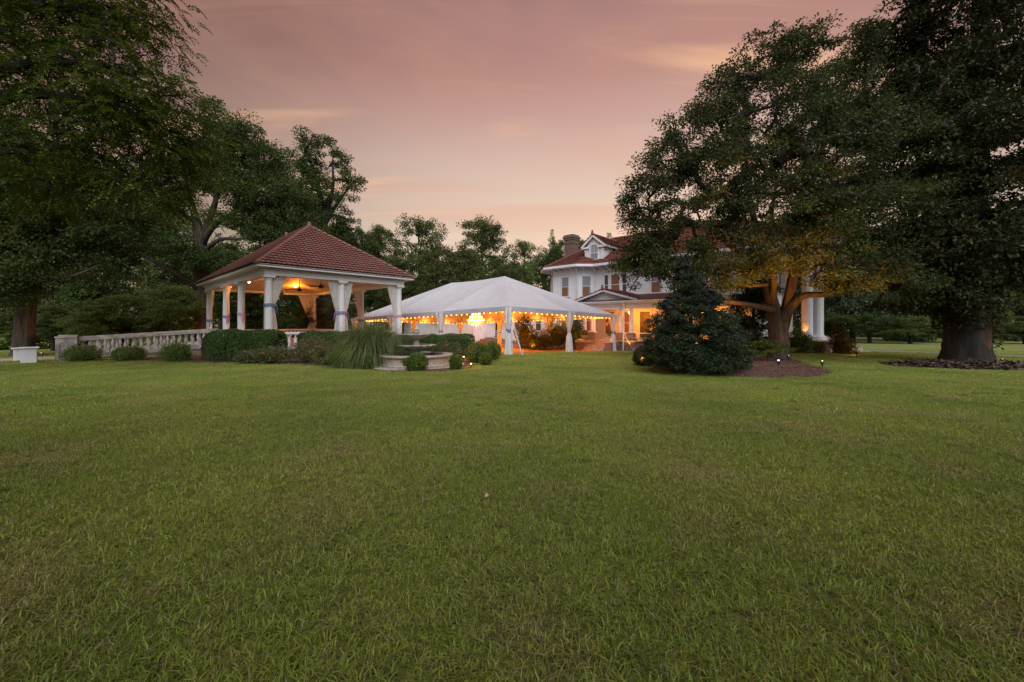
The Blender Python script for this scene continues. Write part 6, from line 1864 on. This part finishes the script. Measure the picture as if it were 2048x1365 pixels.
def wood_mass(name, label, spans, seed, leaf):
    rng = np.random.default_rng(seed)
    C, R = [], []
    for x0, x1, D, top in spans:
        n = int((x1 - x0) * D / FPX / 3.0)
        for k in range(n):
            px = x0 + (x1 - x0) * (k + rng.random()) / n
            tz = at(px, top + rng.uniform(-14, 22), D)[2]
            z = tz - 1.6
            while z > -0.5:
                c = at(px + rng.uniform(-20, 20), 600, D + rng.uniform(-1.5, 1.5)); c[2] = z
                C.append(c); R.append((rng.uniform(2, 3.2), 2.2, rng.uniform(1.4, 2.2))); z -= 2.6
    C, R = np.array(C), np.array(R)
    cen, out = lobe_points(C, R, len(C) * 18, rng, 0.45, 0.25)
    cen[:, 2] = np.maximum(cen[:, 2], 0)
    v, f = cluster_leaves(cen, out, 26, 0.95, 0.42, 0.28, rng, 0.2, 0.6)
    o = link_mesh(name, np_mesh(name, v, f, Mt[leaf])); tag(o, label, 'woodland', kind='stuff')
wood_mass('distant_woodland', 'dense far woodland closing off the view behind the garden', [(-260, 760, 62, 500), (760, 1330, 68, 520), (-300, 700, 50, 610)], 51, 'leaf_wood')
wood_mass('distant_woodland', 'dark far woodland beyond the driveway', [(1330, 1960, 66, 440), (1960, 2350, 70, 560), (1560, 2200, 60, 640)], 52, 'leaf_conifer')

wood_mass('undergrowth', 'dense dark undergrowth at the edge of the wood behind the stone ramp', [(-330, 150, 30, 640), (150, 420, 34, 640)], 53, 'leaf_under')
wood_mass('undergrowth', 'dense dark undergrowth beyond the driveway', [(1600, 2250, 45, 664)], 54, 'leaf_oak')

# ------------------------------------------------------------------ bushes and beds
# holly at the front of the tree bed
TH = on_ground(1388, 12.15)
hl = [(1395, 724, 12.1, 92, 26, 1.3), (1340, 708, 11.9, 54, 30, .9), (1445, 706, 12, 52, 34, .9), (1392, 682, 12.1, 90, 36, 1.2), (1382, 640, 12.2, 72, 30, 1.0), (1330, 650, 12.2, 36, 18, .6), (1440, 640, 12.2, 36, 18, .6), (1382, 604, 12.3, 52, 26, .75), (1345, 612, 12.2, 30, 14, .5), (1415, 598, 12.3, 32, 15, .5), (1378, 570, 12.3, 32, 24, .5), (1374, 540, 12.3, 16, 22, .25), (1372, 515, 12.3, 8, 16, .14), (1468, 668, 12.4, 30, 18, .6), (1312, 680, 12.2, 30, 18, .6)]
make_tree('holly_bush', 'big dark cone-shaped evergreen at the front of the tree bed', 'bush', TH, [L_([TH, A(1385, 690, 12.15), A(1378, 600, 12.2), A(1375, 505, 12.3)], [0.10, 0.07, 0.05, 0.015])], hl, Mt['leaf_holly'], Mt['bark_dark'], 7, 1250, 62, 0.19, 0.058, 0.032, shell=0.5, inner=0.25, droop=0.15, flat=0.4, rtip=0.005, zmin=0.06)

def bush(label, px, D, w, h, me_key, seed, leaf='leaf_box', ln=0.062, n=3600, name='shrub', group='small shrubs of the garden', up=1.4, ragged=0.42, dy=None):
    loc = on_ground(px, D)
    r = (w * D / FPX / 2, dy or w * D / FPX / 2, h * D / FPX / 2)
    t = thing(name, label, 'shrub', loc, seed * 0.7, group)
    link_mesh('foliage', shrub_mesh('foliage', r, n, ln, ln * 0.45, Mt[leaf], seed, up, ragged=ragged), t)
    blob_core(r, 0.66, seed).build('branch_core', Mt['core'], t, loc=(0, 0, r[2] * 0.93))
    return t
bush('round clipped shrub beside the stone ramp pier', 165, 16.0, 50, 30, 'a', 1)
bush('round shrub at the middle of the stone balustrade', 258, 16.2, 44, 27, 'a', 2)
bush('round shrub by the upper end of the balustrade and hedge', 354, 16.0, 48, 34, 'a', 3)
bush('bushy shrub in front of the fountain basin', 831, 12.75, 42, 34, 'a', 4, n=3200)
bush('small upright shrub on the tent side of the fountain', 912, 13.0, 20, 30, 'a', 5, n=1600)
bush('wide low shrub next to the ornamental grass', 690, 13.6, 54, 38, 'a', 6, n=3800)
bush('little thin shrub between wide shrub and fountain', 735, 13.1, 22, 28, 'a', 7, n=1300)
bush('rounded shrub at the tip of the bed before the tent', 957, 15.4, 42, 40, 'a', 8, n=3400)
bush('rounded shrub behind the bed tip close to the tent post', 985, 16.8, 30, 34, 'a', 9, n=2600)
bush('small shrub at the very front of the bed tip', 972, 14.4, 20, 26, 'a', 10, n=1400)
# clipped hedges
base = np.array([*site(GC, -1.6, -1.2)[:2], 0.0])
hedge('clipped_hedge', 'big rounded clipped hedge at the near corner of the pavilion', (-11.2, 16.0, 0.0), [(-1.1, 1.0), (0.2, 0.35), (1.3, 0.25)], 0.74, 1.20, 30000, 0.058, 21)
hp = [site((0, 0), a, 0)[:2] for a in (0.0, 1.2, 2.4)]
hedge('clipped_hedge', 'clipped hedge along the pavilion rail behind the rose bushes', (-9.0, 17.55, 0.0), [tuple(p) for p in hp], 0.5, 1.12, 20000, 0.055, 22)
hp = [site((0, 0), a, 0)[:2] for a in (0.0, 1.2, 2.2)]
hedge('clipped_hedge', 'clipped hedge behind the fountain', (-4.4, 17.7, 0.0), [(-0.4, 0), (0.6, 0.35), (1.6, 0.5), (2.3, 0.45)], 0.55, 1.0, 20000, 0.055, 23)
def rose(label, px, D, w, h, seed, petal, nfl):
    loc = on_ground(px, D)
    rng = np.random.default_rng(seed)
    t = thing('rose_bush', label, 'rose bush', loc, 0, 'rose bushes of the garden bed')
    r = np.array((w * D / FPX / 2, w * D / FPX / 2 * 0.8, h * D / FPX / 2))
    cen = unit(rng.normal(size=(150, 3))) * r * (rng.random(150) ** 0.4)[:, None]; cen[:, 2] = np.maximum(cen[:, 2] + r[2], 0.05)
    v, f = cluster_leaves(cen, unit(cen), 20, 0.14, 0.06, 0.034, rng, 0.1, 0.7)
    link_mesh('foliage', np_mesh('foliage', v, f, Mt['leaf_rose']), t)
    cm_ = MB()
    for k in range(14):
        c = cen[rng.integers(0, 150)]; cm_.tube([(c[0] * 0.15, c[1] * 0.15, 0), tuple(c * np.array([.6, .6, .55])), tuple(c)], [0.012, 0.009, 0.004], 5)
    cm_.build('canes', Mt['bark'], t)
    f0 = None
    fm = MB()
    for k in range(14):
        a = k * 2.4; q = 0.012 + 0.0035 * k ** 0.8; z = 0.03 - 0.0016 * k
        fm.add([(math.cos(a) * q * .3, math.sin(a) * q * .3, z - 0.02), (math.cos(a - .6) * q, math.sin(a - .6) * q, z), (math.cos(a) * q * 1.3, math.sin(a) * q * 1.3, z + 0.008), (math.cos(a + .6) * q, math.sin(a + .6) * q, z)], [(0, 1, 2, 3)])
    for k in range(nfl):
        c = cen[rng.integers(0, 150)].copy()
        c = c + np.array([0, -0.06, 0.10])
        if f0 is None: f0 = fm.build('bloom', Mt[petal], t); o = f0
        else: o = link_mesh('bloom', f0.data, t)
        o.location = c; o.rotation_euler = (0.5 + rng.uniform(-.4, .4), rng.uniform(-.4, .4), rng.uniform(0, 6)); s = rng.uniform(0.9, 1.6); o.scale = (s, s, s)
rose('reddish rose bush at the foot of the big clipped hedge', 545, 14.9, 60, 34, 61, 'petal', 5)
rose('rose bush with several coral blooms in the middle of the bed', 610, 15.2, 80, 46, 62, 'petal', 9)
rose('rose bush with coral blooms beside the ornamental grass', 655, 14.5, 66, 40, 63, 'petal', 10)
rose('pink-blooming rose bush behind the fountain on the tent side', 895, 15.4, 60, 42, 64, 'petal_pink', 7)
rose('twiggy low rose bush before the big hedge', 500, 15.0, 50, 26, 65, 'petal', 2)
rose('rose bush partly hidden behind the ornamental grass', 630, 16.0, 60, 50, 66, 'petal', 4)
# ornamental grass
def fountain_grass(label, px, D, n, L0, seed):
    rng = np.random.default_rng(seed)
    t = thing('ornamental_grass', label, 'ornamental grass', on_ground(px, D), 0)
    az = rng.uniform(0, 2 * PI, n); el = np.abs(rng.normal(0.0, 0.55, n)); L = L0 * rng.uniform(0.7, 1.15, n)
    bx, by = rng.normal(size=n) * 0.16, rng.normal(size=n) * 0.16
    dirh = np.stack([np.cos(az), np.sin(az)], axis=1)
    S = 7; w = 0.013 * rng.uniform(0.7, 1.3, n)
    V = np.empty((n, S + 1, 2, 3))
    droop = rng.uniform(0.75, 1.7, n)
    x = np.zeros(n); z = np.zeros(n); th = el.copy()
    sx, sy = -dirh[:, 1], dirh[:, 0]
    for k in range(S + 1):
        ww = w * (1 - (k / S) ** 2 * 0.9) / 2
        cx, cy = bx + dirh[:, 0] * x, by + dirh[:, 1] * x
        V[:, k, 0] = np.stack([cx - sx * ww, cy - sy * ww, np.maximum(z, 0.02)], axis=1); V[:, k, 1] = np.stack([cx + sx * ww, cy + sy * ww, np.maximum(z, 0.02)], axis=1)
        x = x + np.sin(th) * L / S; z = z + np.cos(th) * L / S; th = th + droop * (0.10 + 0.42 * (k / S))
    idx = np.arange(n)[:, None, None] * (S + 1) * 2 + np.arange(S)[None, :, None] * 2
    F = idx + np.array([[[0, 1, 3, 2]]])
    link_mesh('blades', np_mesh('blades', V.reshape(-1, 3), F.reshape(-1, 4), Mt['reed']), t)
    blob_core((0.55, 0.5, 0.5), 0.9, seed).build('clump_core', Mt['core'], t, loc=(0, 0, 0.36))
fountain_grass('large arching clump of ornamental grass beside the fountain', 745, 14.6, 6500, 2.15, 71)
# plants by the house
bush('tall leafy bush beside the porch steps', 1152, 30.6, 34, 78, 'a', 31, 'leaf_hedge', 0.12, 2400, group='bushes along the house')
bush('broad bush under the bay windows', 1118, 31.0, 60, 58, 'a', 32, 'leaf_box', 0.11, 2800, group='bushes along the house')
bush('reddish twiggy bush before the bay', 1090, 29.8, 50, 38, 'a', 33, 'leaf_rose', 0.10, 2400, group='bushes along the house')
bush('dark bush under the ground floor window by the ramp', 1048, 31.5, 34, 62, 'a', 34, 'leaf_magnolia', 0.13, 2200, group='bushes along the house')
bush('amber-lit low bush behind the tent post', 1064, 29.6, 36, 40, 'a', 35, 'leaf_yellow', 0.10, 1800, group='bushes along the house')
hedge('low_hedge', 'low clipped hedge along the house edge of the terrace', (*site(TN, 14.2, 3.9)[:2], -0.42), [tuple(site((0, 0), 0, b)[:2]) for b in (0.3, 2.5, 5.0, 7.5)], 0.32, 0.42, 9000, 0.08, 36)
bush('low dark shrub at the foot of the brick portico', 1590, 21.4, 46, 44, 'a', 37, 'leaf_hedge', 0.07, 2600, group='shrubs before the portico')
bush('rounded shrub before the brick portico base', 1608, 21.0, 34, 40, 'a', 38, 'leaf_hedge', 0.07, 2200, group='shrubs before the portico')
bush('little round shrub against the brick portico wall', 1637, 21.2, 22, 24, 'a', 39, 'leaf_hedge', 0.06, 1400, group='shrubs before the portico')
bush('upright glossy shrub lit gold at the portico corner', 1678, 20.6, 26, 62, 'a', 40, 'leaf_magnolia', 0.12, 1500, group='shrubs before the portico', ragged=0.3)
bush('low gold-lit shrub next to the front steps', 1694, 20.2, 28, 34, 'a', 41, 'leaf_yellow', 0.09, 1200, group='shrubs before the portico', ragged=0.3)
bush('strappy plant lit bright gold on the porch side of the cone evergreen', 1286, 14.2, 34, 36, 'a', 42, 'leaf_yellow', 0.11, 1300, name='lit_shrub', group='shrubs of the tree bed', ragged=0.3)
bush('gold-lit plant behind the cone evergreen by the porch', 1438, 19.0, 30, 60, 'a', 43, 'leaf_yellow', 0.10, 1500, name='lit_shrub', group='shrubs of the tree bed', ragged=0.3)
bush('thin grassy plant between the cone evergreen and the bare mulch', 1486, 12.4, 26, 30, 'a', 44, 'leaf_yellow', 0.10, 500, name='lit_shrub', group='shrubs of the tree bed', ragged=0.4)
T9 = on_ground(1507, 19.5)
make_tree('evergreen_tree', 'dark evergreen growing close to the porch behind the forked trunk', 'tree', T9, [L_([T9, A(1507, 640, 19.5), A(1508, 560, 19.5)], [0.12, 0.08, 0.03])], [(1502, 672, 19.5, 36, 36, 1), (1502, 622, 19.5, 42, 42, 1.1), (1508, 575, 19.5, 40, 34, 1.1), (1518, 540, 19.5, 32, 26, .9)], Mt['leaf_holly'], Mt['bark_dark'], 9, 380, 60, 0.3, 0.10, 0.05, shell=0.5, rtip=0.006, zmin=0.05)
T10 = on_ground(1536, 15.4)
make_tree('japanese_maple', 'low flat-layered bright green sapling at the foot of the forked trunk', 'sapling', T10, [L_([T10, A(1537, 705, 15.4), A(1540, 688, 15.4)], [0.03, 0.02, 0.012])], [(1530, 690, 15.4, 34, 6, .6), (1556, 697, 15.2, 30, 5, .5), (1520, 702, 15.3, 26, 5, .5), (1540, 686, 15.4, 22, 5, .5)], Mt['leaf_walnut'], Mt['bark'], 10, 90, 34, 0.16, 0.075, 0.03, shell=0.3, rtip=0.004, flat=0.25)

# ------------------------------------------------------------------ ground lights
def uplight(label, loc, target, power, spot=75, size=1.0, group='ground spotlights', color=(1.0, 0.37, 0.055), lz=0.0):
    loc = np.array(loc, float)
    t = thing('ground_spotlight', label, 'spotlight', loc, 0, group)
    d = Vector(np.array(target, float) - (loc + np.array([0, 0, 0.16]))); d.normalize()
    MB().tube([(0, 0, -0.08), (0, 0, 0.12)], 0.012, 6).build('stake', Mt['lampbody'], t)
    c = Vector((0, 0, 0.16)); b = MB()
    b.tube([c - d * 0.06, c + d * 0.05], [0.04, 0.055], 12, cap=True); b.tube([c + d * 0.05, c + d * 0.075], [0.058, 0.06], 12, cap=False); b.build('housing', Mt['lampbody'], t)
    lens = MB(); lens.sphere(c + d * 0.062, 0.032, 10, 6); lens.build('lens', Mt['bulb_hot'], t, smooth=True)
    lamp_light(t, c + d * 0.13, power, 0.04, color, spot, c + d * 2)
    return t
def gp(px, py):
    x, y = gpx(px, py); return np.array([x, y, g(x, y) + 0.03])
uplight('ground spotlight in the bare mulch in front of the forked trunk', gp(1558, 737), A(1500, 430, 14.2), 1100, 95)
uplight('ground spotlight at the mulch edge farthest from the cone evergreen', gp(1645, 739), A(1625, 430, 14.6), 1000, 95)
uplight('ground spotlight close to the foot of the forked trunk', np.array([*gpx(1577, 726), 0.06]), A(1590, 560, D5), 22, 90)
uplight('ground spotlight in the thin grassy plant beside the cone evergreen', gp(1480, 742), A(1470, 560, 14), 40, 90)
uplight('ground spotlight inside the strappy gold-lit plant', on_ground(1283, 13.85) + np.array([0, 0, 0.02]), on_ground(1290, 14.6) + np.array([0, 0, 0.9]), 30, 110)
uplight('ground spotlight behind the cone evergreen', on_ground(1438, 18.4), on_ground(1440, 19.4) + np.array([0, 0, 1.6]), 45, 110)
uplight('ground spotlight by the front steps of the portico', gp(1713, 715), site(HQ, 1.2, -15.0, 3.0), 60, 100)
uplight('ground spotlight on the leaf bed beside the thick trunk', gp(2006, 733), A(1975, 600, 15.0), 26, 80)
uplight('ground spotlight behind the low bush under the tent', on_ground(1066, 28.9), on_ground(1066, 29.8) + np.array([0, 0, 1.0]), 40, 110)
uplight('spotlight on the portico base lighting the giant column', site(HQ, 0.05, -14.0, 0.58), site(HQ, 0.62, -14.15, 3.0), 45, 80)
uplight('ground spotlight below the porch pier next to the downspout', site(HQ, PX - 0.75, -4.75, -0.42), site(HQ, PX, -4.6, 1.6), 70, 100, group='porch pier spotlights')
uplight('ground spotlight below the second porch pier past the steps', site(HQ, PX - 0.75, -6.6, -0.40), site(HQ, PX, -6.6, 1.6), 80, 100, group='porch pier spotlights')
uplight('ground spotlight below the porch pier by the tall leafy bush', site(HQ, PX - 0.55, -0.75, -0.44), site(HQ, PX, -0.85, 1.6), 60, 100, group='porch pier spotlights')
uplight('ground spotlight below the porch pier behind the small dark evergreen', site(HQ, PX - 0.7, -8.8, -0.38), site(HQ, PX, -8.8, 1.6), 80, 100, group='porch pier spotlights')
uplight('ground spotlight lighting the trunk behind the pavilion', on_ground(400, 29.6), A(405, 600, 31), 60, 60)
uplight('ground spotlight at the foot of the low-forked tree behind the pedestals', on_ground(84, 17.8), A(60, 610, 18.6), 16, 70)
# path lights round the fountain
def path_light(label, px, py):
    loc = gp(px, py)
    t = thing('path_light', label, 'path light', loc, 0, 'path lights round the fountain')
    MB().tube([(0, 0, -0.05), (0, 0, 0.10)], 0.012, 6).build('stake', Mt['lampbody'], t)
    MB().lathe([(0.02, 0.09), (0.05, 0.10), (0.052, 0.125), (0.045, 0.13)], 12).build('cup', Mt['lampbody'], t, smooth=True)
    MB().sphere((0, 0, 0.132), 0.024, 10, 6).build('bulb', Mt['bulb_hot'], t, smooth=True)
    lamp_light(t, (0, 0, 0.22), 5, 0.04, GOLD)
path_light('path light beside the fountain basin rim on the tent side', 903, 731)
path_light('path light behind the small upright shrub by the fountain', 927, 722)
path_light('path light nearest the lawn on the bed by the fountain', 942, 738)
